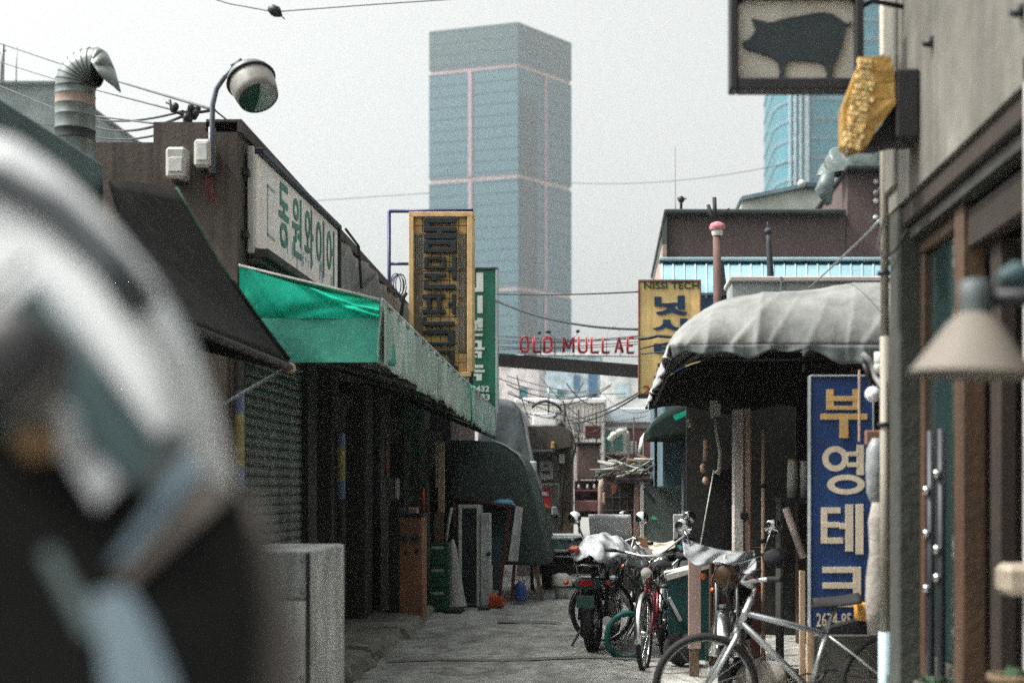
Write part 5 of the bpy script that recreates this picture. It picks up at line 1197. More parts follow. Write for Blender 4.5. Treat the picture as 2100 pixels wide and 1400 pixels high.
# ------------------------------------------------------------------ two-wheelers
def bicycle(name, label, loc, rotz, s=1.0, frame_m=None, tyre_m=None, rim_m=None, lean=0, steer=0, guards=False, basket=False, lamp=False, group='bicycles parked along the right side', fat=.022):
    t = thing(name, label, 'bicycle', loc, group, rotz); t.rotation_euler = (R(lean), 0, rotz)
    r, wb = .31*s, 1.13*s
    def q(x, z, y=0): return Vector((x*s, y*s, z*s))
    f = MB(); BB, ST, HT, HB, RA, FA = q(.5,.29), q(.40,.62), q(.85,.84), q(.93,.66), q(0,.31), q(1.13,.31)
    TT = q(.91,.755)
    for a, b_, rr in ((TT, ST, .018), (q(.92,.70), BB, .02), (ST, BB, .016)): f.tube([a, b_], rr*s, 8)
    f.tube([HT, HB], .021*s, 10)
    for sy in (-1, 1):
        f.tube([ST, q(.2,.47,.04*sy), RA+Vector((0,.055*sy*s,0))], .008*s, 6); f.tube([BB, RA+Vector((0,.055*sy*s,0))], .009*s, 6)
    f.build('frame', frame_m, t, local=True)
    fk = MB()
    for sy in (-1, 1): fk.tube([HB+Vector((0,.0,0)), q(.955,.60,.055*sy), q(1.06,.42,.058*sy), FA+Vector((0,.055*sy*s,0))], [.016*s,.018*s,.014*s,.01*s], 8)
    fk.build('fork', frame_m, t, local=True)
    for nm, c in (('rear', RA), ('front', FA)):
        w = MB(); w.ring(c, (0,1,0), r-.03*s, .011*s, 40, 6); w.tube([c+Vector((0,-.05*s,0)), c+Vector((0,.05*s,0))], .02*s, 8)
        for k in range(20):
            an = 2*math.pi*k/20; w.tube([c+Vector((0,(.03 if k%2 else -.03)*s,0)), c+Vector((math.cos(an)*(r-.03*s), 0, math.sin(an)*(r-.03*s)))], .0018*s, 4, caps=False)
        w = w.build('wheel', rim_m, t, local=True); tm = MB(); tm.ring(c, (0,1,0), r-.012*s, fat*s, 48, 8); tm.build('tyre', tyre_m, w, local=True)
    hb = MB(); hb.tube([HT, q(.83,.90)], .014*s, 8); hb.tube([q(.83,.90), q(.90,.93)], .014*s, 8)
    hb.tube([q(.80,.97,-.30), q(.86,.955,-.18), q(.90,.93,-.06), q(.90,.93,.06), q(.86,.955,.18), q(.80,.97,.30)], .012*s, 8)
    hb = hb.build('handlebar', frame_m if not guards else chrome, t, local=True)
    for sy in (-1, 1): MB().tube([q(.80,.97,.30*sy), q(.74,.975,.40*sy)], .017*s, 8).build('grip', black_rub, hb, local=True)
    sp = MB().tube([ST, q(.345,.79)], .013*s, 8).build('seat_post', steel, t, local=True)
    sd = MB()
    def sf(a, c):
        x = .20+a*.28; w = .075*(1-a)**.8+.018; an = (c-.5)*math.pi*1.15; return q(x, .825+.02*math.cos(an)-.012*a+.02*(1-a)**2-.03*abs(math.sin(an))**2, w*math.sin(an))
    sd.grid(sf, 10, 10); sd.build('saddle', black_rub, t, local=True, solid=.010)
    cr = MB(); cr.ring(BB+Vector((0,-.05*s,0)), (0,1,0), .085*s, .006*s, 28, 5); cr.tube([BB+Vector((0,-.07*s,0)), BB+Vector((.1*s,-.07*s,-.13*s))], .009*s, 6); cr.tube([BB+Vector((0,.07*s,0)), BB+Vector((-.1*s,.07*s,.13*s))], .009*s, 6); cr.tube([BB+Vector((0,-.08*s,0)), BB+Vector((0,.08*s,0))], .018*s, 8)
    cr.tube([BB+Vector((0,-.05*s,.085*s)), RA+Vector((0,-.05*s,.03*s))], .004*s, 4); cr.tube([BB+Vector((0,-.05*s,-.085*s)), RA+Vector((0,-.05*s,-.03*s))], .004*s, 4)
    cr.obox(BB+Vector((.1*s,-.11*s,-.13*s)), (1,0,0), (0,1,0), (0,0,1), .04*s, .04*s, .01*s); cr.obox(BB+Vector((-.1*s,.11*s,.13*s)), (1,0,0), (0,1,0), (0,0,1), .04*s, .04*s, .01*s)
    cr.build('crank', dark_steel, t, local=True)
    cb_ = MB()
    for sy in (-1,1): cb_.tube([q(.80,.96,.26*sy), q(.96,.98,.16*sy), q(1.0,.86,.05*sy), q(.95,.70,.02*sy)], .003*s, 4)
    cb_.build('brake_cable', cable_m, t, local=True)
    br = MB()
    for sy in (-1,1): br.tube([q(.985,.64,.03*sy), q(.975,.70,.035*sy), q(.965,.73,.0)], .008*s, 5)
    br.build('brake', black_pl, t, local=True)
    if guards:
        for c, a0, a1 in ((RA, 20, 190), (FA, -10, 150)):
            g = MB(); g.grid(lambda a, e: c+Vector((math.cos(R(a0+(a1-a0)*a))*(r+.025*s-.02*abs(e-.5)*s), (e-.5)*.06*s, math.sin(R(a0+(a1-a0)*a))*(r+.025*s-.02*abs(e-.5)*s))), 24, 4); g.build('mudguard', chrome, t, local=True, solid=.003)
    if basket:
        bk = MB(); n_ = 9
        for k in range(4):
            z = .78+k*.06; w = .13+.01*k; x0, x1 = 1.0-.01*k, 1.24+.012*k; bk.tube([q(x0,z,-w), q(x1,z,-w), q(x1,z,w), q(x0,z,w)], .004*s, 4, closed=True)
        for k in range(n_):
            y = -.13+.26*k/(n_-1); bk.tube([q(1.0,.78,y), q(1.24,.78,y), q(1.276,.96,y*1.2)], .003*s, 4); bk.tube([q(1.0,.78,y), q(.97,.96,y*1.2)], .003*s, 4)
        bk.build('basket', steel, t, local=True)
    if lamp:
        lm = MB(); lm.lathe([(.001,-.06),(.03,-.05),(.05,0),(.048,.01)], q(1.03,.80), (1,0,0), 16); lm = lm.build('headlight', chrome, t, local=True); MB().lathe([(.046,.008),(.02,.018),(.001,.02)], q(1.03,.80), (1,0,0), 16).build('lens', bulb_m, lm, local=True)
    st_ = MB().tube([q(.12,.30,.05), q(.02,.01,.14)], .008*s, 6).build('stand', steel, t, local=True)
    return t
silver = mat('scuffed silver frame', C(190,194,196), .35, .7, .2, 14); blackf = mat('black frame paint', C(38,38,42), .4, .1, .2, 12); redf = mat('bright red frame paint', C(112,26,36), .35, .0, .2, 12, coat=.4)
tealt = mat('teal rubber', C(14,92,88), .6, 0, .15, 14)
bicycle('bicycle', 'silver mountain bike parked across the right foreground, front wheel to the alley', (1.72, 8.6, 0), math.pi+R(3), 1.0, silver, black_rub, steel, fat=.024)
bicycle('bicycle', 'black bicycle with pale rims behind the teal tailed motorcycle', (1.05, 14.05, 0), math.pi+R(14), 1.0, blackf, black_rub, chrome, guards=True)
bicycle('bicycle', 'red bicycle with chrome mudguards facing down the alley', (.52, 12.75, 0), -math.pi/2-R(11), 1.0, redf, black_rub, chrome, guards=True, lamp=True)
bicycle('bicycle', 'small child size bicycle with teal tyres beside the red bicycle', (.86, 12.75, 0), math.pi+R(24), .66, blackf, tealt, steel, fat=.04)

def motorcycle(name, label, loc, rotz, body_m, seat_m, tail_m, lean=0, muffs=False, wind=False, lens_m=None, group='motorcycles parked on the right'):
    t = thing(name, label, 'motorcycle', loc, group, rotz); t.rotation_euler = (R(lean), 0, rotz)
    V = lambda x, y, z: Vector((x, y, z)); r = .30
    RA, FA = V(0,0,.3), V(1.25,0,.3)
    for c, tw in ((RA, .05), (FA, .042)):
        w = MB(); w.ring(c, (0,1,0), r-.07, .014, 36, 6); w.lathe([(.001,-.06),(.07,-.055),(.07,.055),(.001,.06)], c, (0,1,0), 16)
        for k in range(18):
            an = 2*math.pi*k/18; w.tube([c+V(.05*math.cos(an+.3),(.03 if k%2 else -.03),.05*math.sin(an+.3)), c+V(math.cos(an)*(r-.07),0,math.sin(an)*(r-.07))], .0025, 4, caps=False)
        w = w.build('wheel', chrome, t, local=True); MB().ring(c, (0,1,0), r-.042, tw, 40, 8).build('tyre', black_rub, w, local=True)
    f = MB()
    f.tube([V(1.0,0,.86), V(.62,0,.40), V(.42,0,.30)], .022, 8); f.tube([V(1.0,0,.90), V(.55,0,.74), V(-.12,0,.76)], .02, 8)
    for sy in (-1,1): f.tube([RA+V(0,.09*sy,0), V(.42,.09*sy,.32)], .018, 6); f.tube([RA+V(0,.12*sy,0), V(.1,.12*sy,.68)], .02, 8)
    f.build('frame', black_pl, t, local=True)
    e = MB(); e.cbox(.40,.68,-.11,.11,.26,.44,.03)
    for k in range(6): e.cbox(.52,.70,-.095,.095,.455+k*.028,.47+k*.028,.004)
    e.build('engine', steel, t, local=True)
    MB().tube([V(.66,-.06,.52), V(.74,-.10,.40), V(.60,-.15,.24), V(.2,-.17,.26), V(-.3,-.18,.32)], [.018,.02,.02,.04,.045], 10).build('exhaust', chrome, t, local=True)
    tk = MB(); tk.grid(lambda a, c: V(.52+a*.42, (.05+.10*math.sin(math.pi*min(1,a*.8+.15)))*math.cos((c-.5)*math.pi*1.1-math.pi/2+math.pi/2-0)*0+ (.05+.10*math.sin(math.pi*min(1,a*.8+.15)))*math.sin((c-.5)*math.pi*1.15), .78+(.13*math.sin(math.pi*(a*.75+.2)))*math.cos((c-.5)*math.pi*1.15)), 12, 12); tk.build('tank', body_m, t, local=True, solid=.004)
    s = MB(); s.grid(lambda a, c: V(-.22+a*.76, (.12+.02*math.cos(a*5))*max(-1,min(1,(c-.5)*2.3)), .80+.03*math.cos(a*6)-.10*max(0,abs((c-.5)*2)-.62)), 14, 10); s.build('seat', seat_m, t, local=True, solid=.03)
    tl = MB(); tl.cbox(-.36,-.16,-.11,.11,.60,.70,.03); tl = tl.build('tail_cowl', tail_m, t, local=True)
    MB().cbox(-.385,-.355,-.07,.07,.63,.69,.01).build('tail_light', mat('red lens', C(150,24,30), .25), tl, local=True)
    for sy in (-1,1):
        fk = MB(); fk.tube([FA+V(0,.075*sy,0), V(1.07,.075*sy,.80), V(1.02,.075*sy,.93)], [.022,.024,.018], 8); fk.build('fork_leg', chrome, t, local=True)
        for (x, z, w_) in ((-.30,.66,.19), (1.08,.86,.17)): MB().lathe([(.001,-.02),(.022,-.01),(.026,.01),(.001,.03)], V(x,w_*sy,z), (1 if x > 0 else -1,0,0), 10).build('turn_signal', mat('orange lens', C(222,110,50), .3), t, local=True)
        mr = MB(); mr.tube([V(.94,.25*sy,1.0), V(.92,.30*sy,1.14), V(.90,.33*sy,1.19)], .008, 6); mr = mr.build('mirror_arm', chrome, t, local=True)
        m2 = MB(); m2.lathe([(.001,-.012),(.06,-.01),(.066,.0),(.06,.006),(.001,.008)], V(.895,.33*sy,1.21), (-1,0,.25), 18); m2.build('mirror', mat('mirror glass', C(230,232,234), .05, 1, .02), mr, local=True)
        if muffs and sy > 0: m3 = MB(); m3.ball(V(.94,.36*sy,.985), .09, .11, .075, 12, 8); m3.build('hand_muff', mat('black padded muff', C(40,42,46), .9, 0, .2, 9, .4, 20), t, local=True)
    hb = MB(); hb.tube([V(.86,-.36,.99), V(.95,-.24,1.01), V(1.0,-.08,.95), V(1.0,.08,.95), V(.95,.24,1.01), V(.86,.36,.99)], .012, 8); hb = hb.build('handlebar', chrome, t, local=True)
    for sy in (-1,1): MB().tube([V(.93,.27*sy,1.005), V(.855,.38*sy,.988)], .018, 8).build('grip', black_rub, hb, local=True)
    h = MB(); h.lathe([(.001,-.12),(.06,-.1),(.09,-.02),(.092,.01)], V(1.13,0,.86), (1,0,0), 20); h = h.build('headlight', chrome, t, local=True); MB().lathe([(.088,.008),(.05,.03),(.001,.036)], V(1.13,0,.86), (1,0,0), 20).build('lens', lens_m or bulb_m, h, local=True)
    for c, a0, a1, m_ in ((RA, 35, 200, black_pl), (FA, 20, 160, chrome)):
        g = MB(); g.grid(lambda a, e_: c+V(math.cos(R(a0+(a1-a0)*a))*(r+.03-.03*abs(e_-.5)), (e_-.5)*.12, math.sin(R(a0+(a1-a0)*a))*(r+.03-.03*abs(e_-.5))), 22, 4); g.build('fender', m_, t, local=True, solid=.004)
    rk_ = MB()
    for y in (-.1,-.03,.03,.1): rk_.tube([V(-.42,y,.82), V(-.08,y,.82)], .008, 5)
    rk_.tube([V(-.42,-.1,.82), V(-.42,.1,.82)], .008, 5); rk_.tube([V(-.3,.1,.82), V(-.2,.1,.68)], .008, 5); rk_.tube([V(-.3,-.1,.82), V(-.2,-.1,.68)], .008, 5); rk_.build('rack', chrome, t, local=True)
    MB().cbox(-.40,-.39,-.08,.08,.44,.55,.004).build('plate_panel', mat('dusty green panel', C(52,92,84), .6), t, local=True)
    if wind: ws_ = MB(); ws_.grid(lambda a, e_: V(1.1-.12*e_+.04*math.cos((a-.5)*3), (a-.5)*.42, .98+.26*e_), 8, 6); ws_.build('windscreen', mat('milky windscreen', C(226,228,232), .2, 0, .1, 5), t, local=True, solid=.004)
    ss = MB().tube([V(.35,.1,.3), V(.30,.26,.01)], .014, 6).build('side_stand', steel, t, local=True)
    return t
vinyl = mat('black vinyl seat', C(36,36,38), .5, 0, .2, 9)
motorcycle('motorcycle', 'motorcycle seen from behind with a dark teal tail and white plastic over its seat', (-.13, 12.95, 0), math.pi/2-R(9), mat('dark teal tank paint', C(26,66,70), .3, .1, .15, 9, coat=.5), vinyl, mat('dull teal cowl', C(44,92,94), .5, 0, .15, 9), wind=True)
motorcycle('motorcycle', 'silver motorcycle facing the camera with a torn cardboard sheet on top', (.40, 15.0, 0), -math.pi/2+R(6), mat('silver tank paint', C(170,174,176), .3, .5, .15, 9), vinyl, MATS['silver tank paint'])
motorcycle('motorcycle', 'motorcycle under a white plastic sheet with black hand muffs, behind the mountain bike', (1.02, 11.4, 0), -math.pi/2-R(8), mat('maroon tank paint', C(84,40,44), .35, .1, .15, 9), vinyl, black_pl, muffs=True, lens_m=mat('amber brown lens', C(74,54,34), .3))
film = mat('glossy white plastic film', C(206,210,214), .14, 0, .2, 9, 1.0, 7, spec=.9, transl=.25)
def drape(name, label, cx, cy, z0, rx, ry, h, seed, m, rot=0):
    rr = random.Random(seed); ph = [rr.uniform(0,6.28) for _ in range(8)]
    def fn(a, c):
        an = a*2*math.pi; rad = c; w = 1+.10*math.sin(an*3+ph[0])+.07*math.sin(an*7+ph[1]); x = math.cos(an)*rx*rad*w; y = math.sin(an)*ry*rad*w
        z = z0+h*(1-rad**2.4)+.03*h*8*.5*math.sin(an*5+ph[2]+rad*3)*rad*(1-rad*.3)*.35+.012*math.sin(x*40+ph[3])+.012*math.sin(y*33+x*25+ph[4])
        z += .022*abs(math.sin(x*19+y*13+ph[6]))+.018*abs(math.sin(y*27-x*15+ph[7]))
        if c > .9: z -= .02*math.sin(an*9+ph[5])
        return Vector((cx+x*math.cos(rot)-y*math.sin(rot), cy+x*math.sin(rot)+y*math.cos(rot), z))
    return tag(MB().grid(fn, 56, 18).build(name, m, solid=.004), label, 'plastic cover')
drape('plastic_cover', 'glossy white plastic cover bunched over the seat of the teal tailed motorcycle', -.05, 12.85, .855, .29, .40, .2, 4, film)
b = MB(); Y = 10.55
def sheet(a, c):
    u = 1400+a*148; v = 1102+26*math.sin(a*2.6)*.6+a*18+c*(34+10*math.sin(a*9)); p = P(u, v, Y+.05*math.sin(a*14+c*3)-.1*c); p.y += -.12*c+.04*math.sin(a*20+c*6); return p
tag(b.grid(sheet, 40, 10).build('plastic_cover', film, solid=.004), 'white plastic sheet tied across the handlebars behind the mountain bike', 'plastic cover')
tag(MB().tube([P(1488,1138,10.4), P(1476,1176,10.4)], .012, 7).build('white_strap', white_paint), 'white strap hanging from the plastic sheet on the handlebars', 'strap')
card = mat('torn brown cardboard', C(176,130,96), .9, 0, .25, 8, .3, 20); cardp = mat('pale cardboard back', C(214,194,176), .9, 0, .15, 8)
cb2 = thing('cardboard_sheet', 'torn cardboard sheet lying on the silver motorcycle', 'cardboard', P(1340,1130,13.9))
MB().grid(lambda a, c: P(1304+a*78, 1106+8*math.sin(a*3.5)+c*26-8*c*a, 13.9)+Vector((0, c*-.35+.05*math.sin(a*7), .02*math.sin(a*5+c*4))), 14, 8).build('sheet', cardp, cb2, solid=.006)
MB().prism([P(1310,1100,13.5), P(1326,1104,13.5), P(1330,1124,13.5), P(1314,1120,13.5)], (0,.01,.004)).build('torn_flap', card, cb2)
# bin, pink plank, maroon door
bn = thing('teal_bin', 'dark teal storage bin with a bright sloping lid edge behind the pink plank', 'bin', P(1420,1340,12.3))
Y = 12.3
MB().prism([P(1368,1182,Y), P(1456,1160,Y), P(1456,1352,Y), P(1376,1352,Y)], (0,.5,0)).build('body', mat('dark teal enamel', C(18,78,78), .45, 0, .18, 5, streak=C(14,56,58), samt=.4), bn)
MB().prism([P(1366,1178,Y-.02), P(1456,1156,Y-.02), P(1456,1164,Y-.02), P(1368,1190,Y-.02)], (0,.54,0)).build('lid', white_paint, bn)
MB().bar(P(1372,1225,Y-.05), P(1396,1272,Y-.05), .05, .03).build('handle', grey_board, bn)
pp = thing('pink_plank', 'upright pinkish plank with a broken dark foot in front of the teal bin', 'plank', P(1424,1390,11.2))
MB().px(1412, 1128, 1438, 1330, 11.2, .05, .004).build('board', mat('pinkish raw board', C(184,158,148), .85, 0, .2, 9, streak=C(160,126,112), samt=.5, sscale=(18,18,.8)), pp); MB().px(1414, 1330, 1434, 1390, 11.21, .04, .004).build('foot', wood, pp)
md_ = thing('maroon_board', 'dark maroon board standing in the shade behind the mountain bike', 'board', P(1510,1400,11.9))
MB().px(1458, 1150, 1560, 1372, 11.95, .05, .006).build('board', mat('dark maroon paint', C(80,40,42), .7, 0, .2, 7), md_); MB().px(1455, 1148, 1460, 1372, 11.93, .06, .003).build('edge', mat('brown board edge', C(110,86,60), .8), md_)
oc = MB(); Y = 9.1; oc.px(1640, 1170, 1652, 1420, Y+.9, .04, .003); tag(oc.build('thin_lath', tan_wood), 'thin tan lath standing left of the blue sign', 'lath')
oc = MB(); oc.px(1655, 1294, 1668, 1440, 9.0, .04, .004); tag(oc.build('sign_leg', tan_wood), 'tan timber leg under the left edge of the blue sign', 'timber')
gpn = MB(); gpn.px(1668, 1302, 1785, 1520, 9.05, .05, .005); tag(gpn.build('grey_base_board', mat('drab grey board', C(104,102,96), .85, 0, .2, 7)), 'drab grey board standing below the blue sign', 'board')
# more clutter between the two-wheelers
def lump(name, label, cat, u, v, Y, rx, ry, rz, m, seed, group=None):
    r_ = random.Random(seed); ph = [r_.uniform(0, 6.28) for _ in range(6)]; c0 = P(u, v, Y)
    def fn(a, c):
        an, th = a*2*math.pi, c*math.pi; q = 1+.13*math.sin(an*3+ph[0]+c*4)+.10*math.sin(an*7+ph[1])*math.sin(th)+.09*math.sin(c*11+ph[2]+an*2)
        return c0+Vector((rx*math.sin(th)*math.cos(an)*q, ry*math.sin(th)*math.sin(an)*q, rz*math.cos(th)*q))
    return tag(MB().grid(fn, 36, 18).build(name, m), label, cat, group)
lump('plastic_bag', 'clear white plastic bag stuffed beside the cardboard sheet', 'bag', 1312, 1140, 13.7, .11, .1, .12, film, 3)
lump('plastic_bag', 'small silver plastic bundle behind the red bicycle handlebar', 'bag', 1352, 1152, 13.3, .09, .08, .07, mat('silver foil', C(176,180,182), .25, .6, .3, 12, .8, 12), 5)
lump('teal_cloth', 'teal cloth bundled on the silver motorcycle tank', 'cloth', 1378, 1128, 13.9, .12, .1, .06, mat('teal cloth', C(40,96,96), .9, 0, .25, 9, .6, 18), 7)
lump('orange_rag', 'orange and pink rag at the left end of the white plastic cover', 'rag', 1178, 1126, 12.6, .05, .05, .03, mat('orange pink rag', C(170,92,72), .9, 0, .35, 16, .6, 18), 9)
lump('dark_sack', 'dark sack slumped at the foot of the pink plank', 'sack', 1398, 1330, 11.9, .14, .12, .12, mat('dark sacking', C(58,58,60), .95, 0, .3, 12, .6, 24), 11)
lump('pale_sack', 'pale sack slumped behind the front wheel of the mountain bike', 'sack', 1560, 1395, 10.2, .16, .14, .14, mat('pale sacking', C(150,144,136), .95, 0, .3, 12, .6, 24), 13)
for k, (a, c, m_, lb_) in enumerate((((1330,1205),(1420,1120),steel,'thin steel rod lying across the red bicycle'), ((1335,1150),(1405,1098),mat('pale alloy tube', C(196,200,200), .4, .4),'pale alloy tube sticking up behind the red bicycle'), ((1205,1160),(1238,1100),black_pl,'black umbrella wedged beside the white plastic cover'), ((1280,1180),(1300,1105),steel,'slim steel bar between the two motorcycles'))):
    Y2 = 13.0+.15*k; tag(MB().tube([P(*a,Y2), P(*c,Y2)], .012 if k != 2 else .022, 7).build('loose_rod', m_), lb_, 'rod')
b = MB(); rr2 = random.Random(31)
for k in range(16):
    u, v = rr2.uniform(1195,1420), rr2.uniform(1300,1392); Y2 = EYE*F/(v-V0); h = rr2.uniform(.004,.012)
    o = MB().ball(P(u,v,Y2)+Vector((0,0,.035)), rr2.uniform(.012,.03), rr2.uniform(.012,.03), h, 7, 5, .2, rr2).build('pebble', kerb_m); tag(o, 'small grey pebble or crumb of concrete on the sunlit road', 'pebble', 'pebbles on the road')
# far end clutter: small brick shed, signs, boxes, poles
bs2 = thing('brick_shed', 'small dark brick shed with a grey lean-to roof under the teal window', 'shed', P(1270,1236,25))
MB().px(1236, 962, 1318, 1236, 25, 2.0, .01).build('wall', brickm, bs2)
MB().prism([P(1230,964,24.8), P(1322,957,24.8), P(1322,951,25.6), P(1230,955,25.6)], (0,.0,.04)).build('roof', tarp_slate, bs2)
for k, (u0, v0, u1, v1, Y2, m_, nm, lb_) in enumerate(((1146,930,1158,950,23.6,white_box,'fuse_box','small white fuse box on the corner of the end house'), (1236,1010,1252,1032,22.5,tan_wood,'tan_notice','small tan notice hung on the pinkish grey post'), (1062,905,1074,930,23.7,steel,'vent_hood','small steel vent hood on the end house behind the pale tarpaulin'), (1176,862,1196,884,25.5,grey_board2,'air_unit','grey air unit on the roof behind the brown eave'), (1200,872,1232,898,26,rust_red,'red_awning','dull red sheet over the roof behind the brown box'), (1290,905,1306,930,35,white_box,'wall_unit','white wall unit beside the teal window'))):
    tag(MB().px(u0, v0, u1, v1, Y2, .3, .01).build(nm, m_), lb_, nm.split('_')[-1])
for k, (u, v0, Y2) in enumerate(((1186,840,25.2), (1222,846,26.5), (1320,900,24), (1300,855,33))):
    tag(MB().tube([P(u,v0,Y2), P(u+2,1100,Y2)], .022, 6).build('thin_mast', dark_steel), ['thin dark mast left of the brown box','thin dark mast behind the brown box','thin dark mast beside the scrap pile','thin dark mast in front of the brick house'][k], 'mast')
lit = mat('pale paper litter', C(200,198,190), .8); rr3 = random.Random(77)
for k in range(9):
    u, v = rr3.uniform(880,1180), rr3.uniform(1245,1385); Y2 = EYE*F/(v-V0); c0 = P(u,v,Y2)+Vector((0,0,.03)); an = rr3.uniform(0,3); d = Vector((math.cos(an),math.sin(an),0))*rr3.uniform(.015,.04); e_ = Vector((-d.y,d.x,0))*.6
    o = MB().add([c0-d-e_, c0+d-e_+Vector((0,0,.01)), c0+d+e_, c0-d+e_+Vector((0,0,.012))], [(0,1,2,3)]).build('litter_scrap', lit if k % 3 else kerb_m, solid=.002); tag(o, 'small scrap of litter lying on the shaded road', 'litter', 'litter on the road')
# ------------------------------------------------------------------ near left: white truck cab, far out of focus
TT_ = math.tan(R(15)); NV = Vector((-math.sin(R(15)), math.cos(R(15)), 0))
def PC(u, v, d=0):
    a = (u-U0)/F; base = 1.25+.4*TT_; Y = base/(1-TT_*a)-(min(v,1500)-250)/F*.5; p = Vector((a*Y, Y, EYE+(V0-v)/F*Y)); return p+NV*d
cab = thing('white_truck', 'white truck cab, heavily blurred, filling the lower left foreground', 'truck', PC(200,1500))
white_c = mat('white vehicle paint', C(206,208,210), .3, 0, .08, 3, grime=.15, coat=.5)
winm = mat('dark teal cab glass', C(48,72,76), .5, 0, .2, 4, spec=.3)
trimb = mat('black cab trim', C(20,20,20), .95, 0, .3, 8, spec=.08)
outer = [(-700,150),(-200,170),(0,222),(90,285),(200,392),(300,515),(390,670),(445,820),(478,950),(492,1020),(505,1090),(515,1500),(-700,1500)]
cen_ = (60, 1150)
def shell(a, c):
    k = a*(len(outer)-3); i = min(int(k), len(outer)-4); f_ = k-i
    u = outer[i][0]+(outer[i+1][0]-outer[i][0])*f_; v = outer[i][1]+(outer[i+1][1]-outer[i][1])*f_
    du, dv = cen_[0]-u, cen_[1]-v; L = math.hypot(du, dv); an = c*math.pi/2
    return PC(u+du/L*150*(1-math.cos(an)), v+dv/L*150*(1-math.cos(an)), .16-.16*math.sin(an))
MB().grid(shell, 60, 12).build('body_shell', white_c, cab)
MB().prism([PC(u,v,.16) for u,v in outer], NV*1.2).build('cab_body', white_c, cab)
MB().prism([PC(u+(cen_[0]-u)/math.hypot(cen_[0]-u,cen_[1]-v)*148, v+(cen_[1]-v)/math.hypot(cen_[0]-u,cen_[1]-v)*148, .0) for u,v in outer[:-2]]+[PC(370,1500,0), PC(-700,1500,0)], NV*.1).build('side_panel', white_c, cab)
pl = lambda name, pts, d, th, m: MB().prism([PC(u,v,d) for u,v in pts], NV*th).build(name, m, cab)
pl('cab_interior', [(-700,560),(-60,600),(30,640),(80,590),(150,690),(240,985),(400,1000),(-700,1500)], -.010, .009, trimb)
pl('window_pane', [(12,640),(80,586),(196,740),(310,898),(372,866),(388,936),(345,1000),(262,1010),(205,940),(130,830),(60,740)], -.016, .005, winm)
MB().tube([PC(u,v,-.014) for u,v in [(80,586),(196,740),(310,898)]], .005, 8).build('window_seal', mat('grey seal', C(90,104,108), .6), cab)
MB().tube([PC(u,v,.0) for u,v in [(-300,330),(0,372),(120,440),(230,545),(290,630)]], .017, 10).build('gutter_rail', mat('grey gutter', C(58,63,68), .5), cab)
pl('vent_quarter', [(300,930),(372,872),(400,960),(330,1050),(270,1040)], -.020, .003, mat('dark vent glass', C(58,66,66), .3))
pl('lower_cladding', [(240,985),(330,1010),(420,975),(470,1000),(500,1020),(520,1120),(530,1260),(525,1500),(-700,1500),(-700,900),(60,880),(160,960)], -.021, .004, trimb)
wm_ = MB(); wm_.ball(PC(40,765,-.06), .042, .022, .045, 18, 12); wm_ = wm_.build('wing_mirror', black_pl, cab)
MB().tube([PC(-30,650,-.07), PC(95,690,-.07), PC(150,740,-.07), PC(140,800,-.07), PC(70,880,-.06)], .009, 8).build('mirror_rim', mat('brown grey rim', C(66,62,56), .7), wm_)
sill = mat('white sill paint', C(196,198,200), .5)
pl('sill', [(-60,790),(0,830),(70,880),(60,905),(-60,860)], -.03, .004, mat('pale teal sill', C(150,166,170), .4))
pl('sill', [(92,870),(128,822),(160,850),(185,925),(140,945)], -.03, .004, sill)
pl('sill', [(150,950),(205,935),(252,990),(206,1040)], -.03, .004, sill)
MB().ball(PC(85,905,-.03), .018, .008, .016, 10, 7).build('amber_marker', mat('dim amber', C(128,98,62), .5), cab)
pl('blue_strip', [(385,930),(412,965),(262,1150),(232,1150)], -.026, .004, mat('pale blue strip', C(104,124,136), .6))
pl('tan_strip', [(430,985),(470,1010),(270,1190),(244,1180)], -.026, .004, mat('tan grey strip', C(98,90,84), .7))
pl('teal_strip', [(92,1130),(118,1120),(215,1290),(180,1300)], -.026, .004, mat('dull teal strip', C(74,90,90), .6))
pl('headlight', [(190,1215),(265,1200),(310,1270),(360,1390),(390,1500),(235,1500),(215,1340)], -.026, .006, mat('blue grey headlight', C(104,122,132), .5, 0, .1, 5))
pl('corner_trim', [(478,1005),(520,1010),(566,1130),(606,1290),(622,1500),(520,1500),(520,1260)], -.004, .004, mat('grey brown trim', C(88,82,77), .8, 0, .3, 3))
MB().tube([PC(-30,640,-.03), PC(62,540,-.02)], .003, 6).build('wiper', black_pl, cab)
for (du, dd) in ((-260,.12),(-260,1.0)):
    w = MB().ring(PC(du,1000,dd)+Vector((-.5,0,.35-PC(du,1000,dd).z)), NV, .25, .09, 28, 8).build('wheel', black_rub, cab)

# ------------------------------------------------------------------ overhead cables
W = lambda *a, **k: wire(*a, **k)
blk = cable_m; th = mat('thin grey cable', C(90,92,96), .7)
W([P(1016,616,20.5), P(1310,675,16.1)], .016, mat('navy black cable', C(30,40,56), .6), 'thick dark cable sagging from the green sign to the yellow sign', sag=.1)
W([P(1020,603,20.5), P(1310,598,16.1)], .010, blk, 'taut dark cable crossing above the red letters', sag=.02)
for k, (va, vb, yy, s_) in enumerate(((688,694,21.9,.04),(697,690,22.0,.06),(703,688,22.1,.03),(710,705,22.2,.05),(716,700,22.4,.02))):
    W([P(1018,va,yy), P(1312,vb,yy)], .007, blk, ['highest','second','third','fourth','lowest'][k]+' of the thin cables strung behind the red letters', sag=s_)
W([P(1310,694,15.9), P(1348,688,15.8), P(1420,690,15.7)], .02, blk, 'thick twisted cable crossing the yellow sign board', sag=.01)
W([P(1310,716,15.95), P(1420,690,15.6)], .008, blk, 'thin cable slanting across the yellow sign board')
W([P(1310,726,15.95), P(1400,718,15.6)], .008, blk, 'thin cable below the twisted one on the yellow sign board')
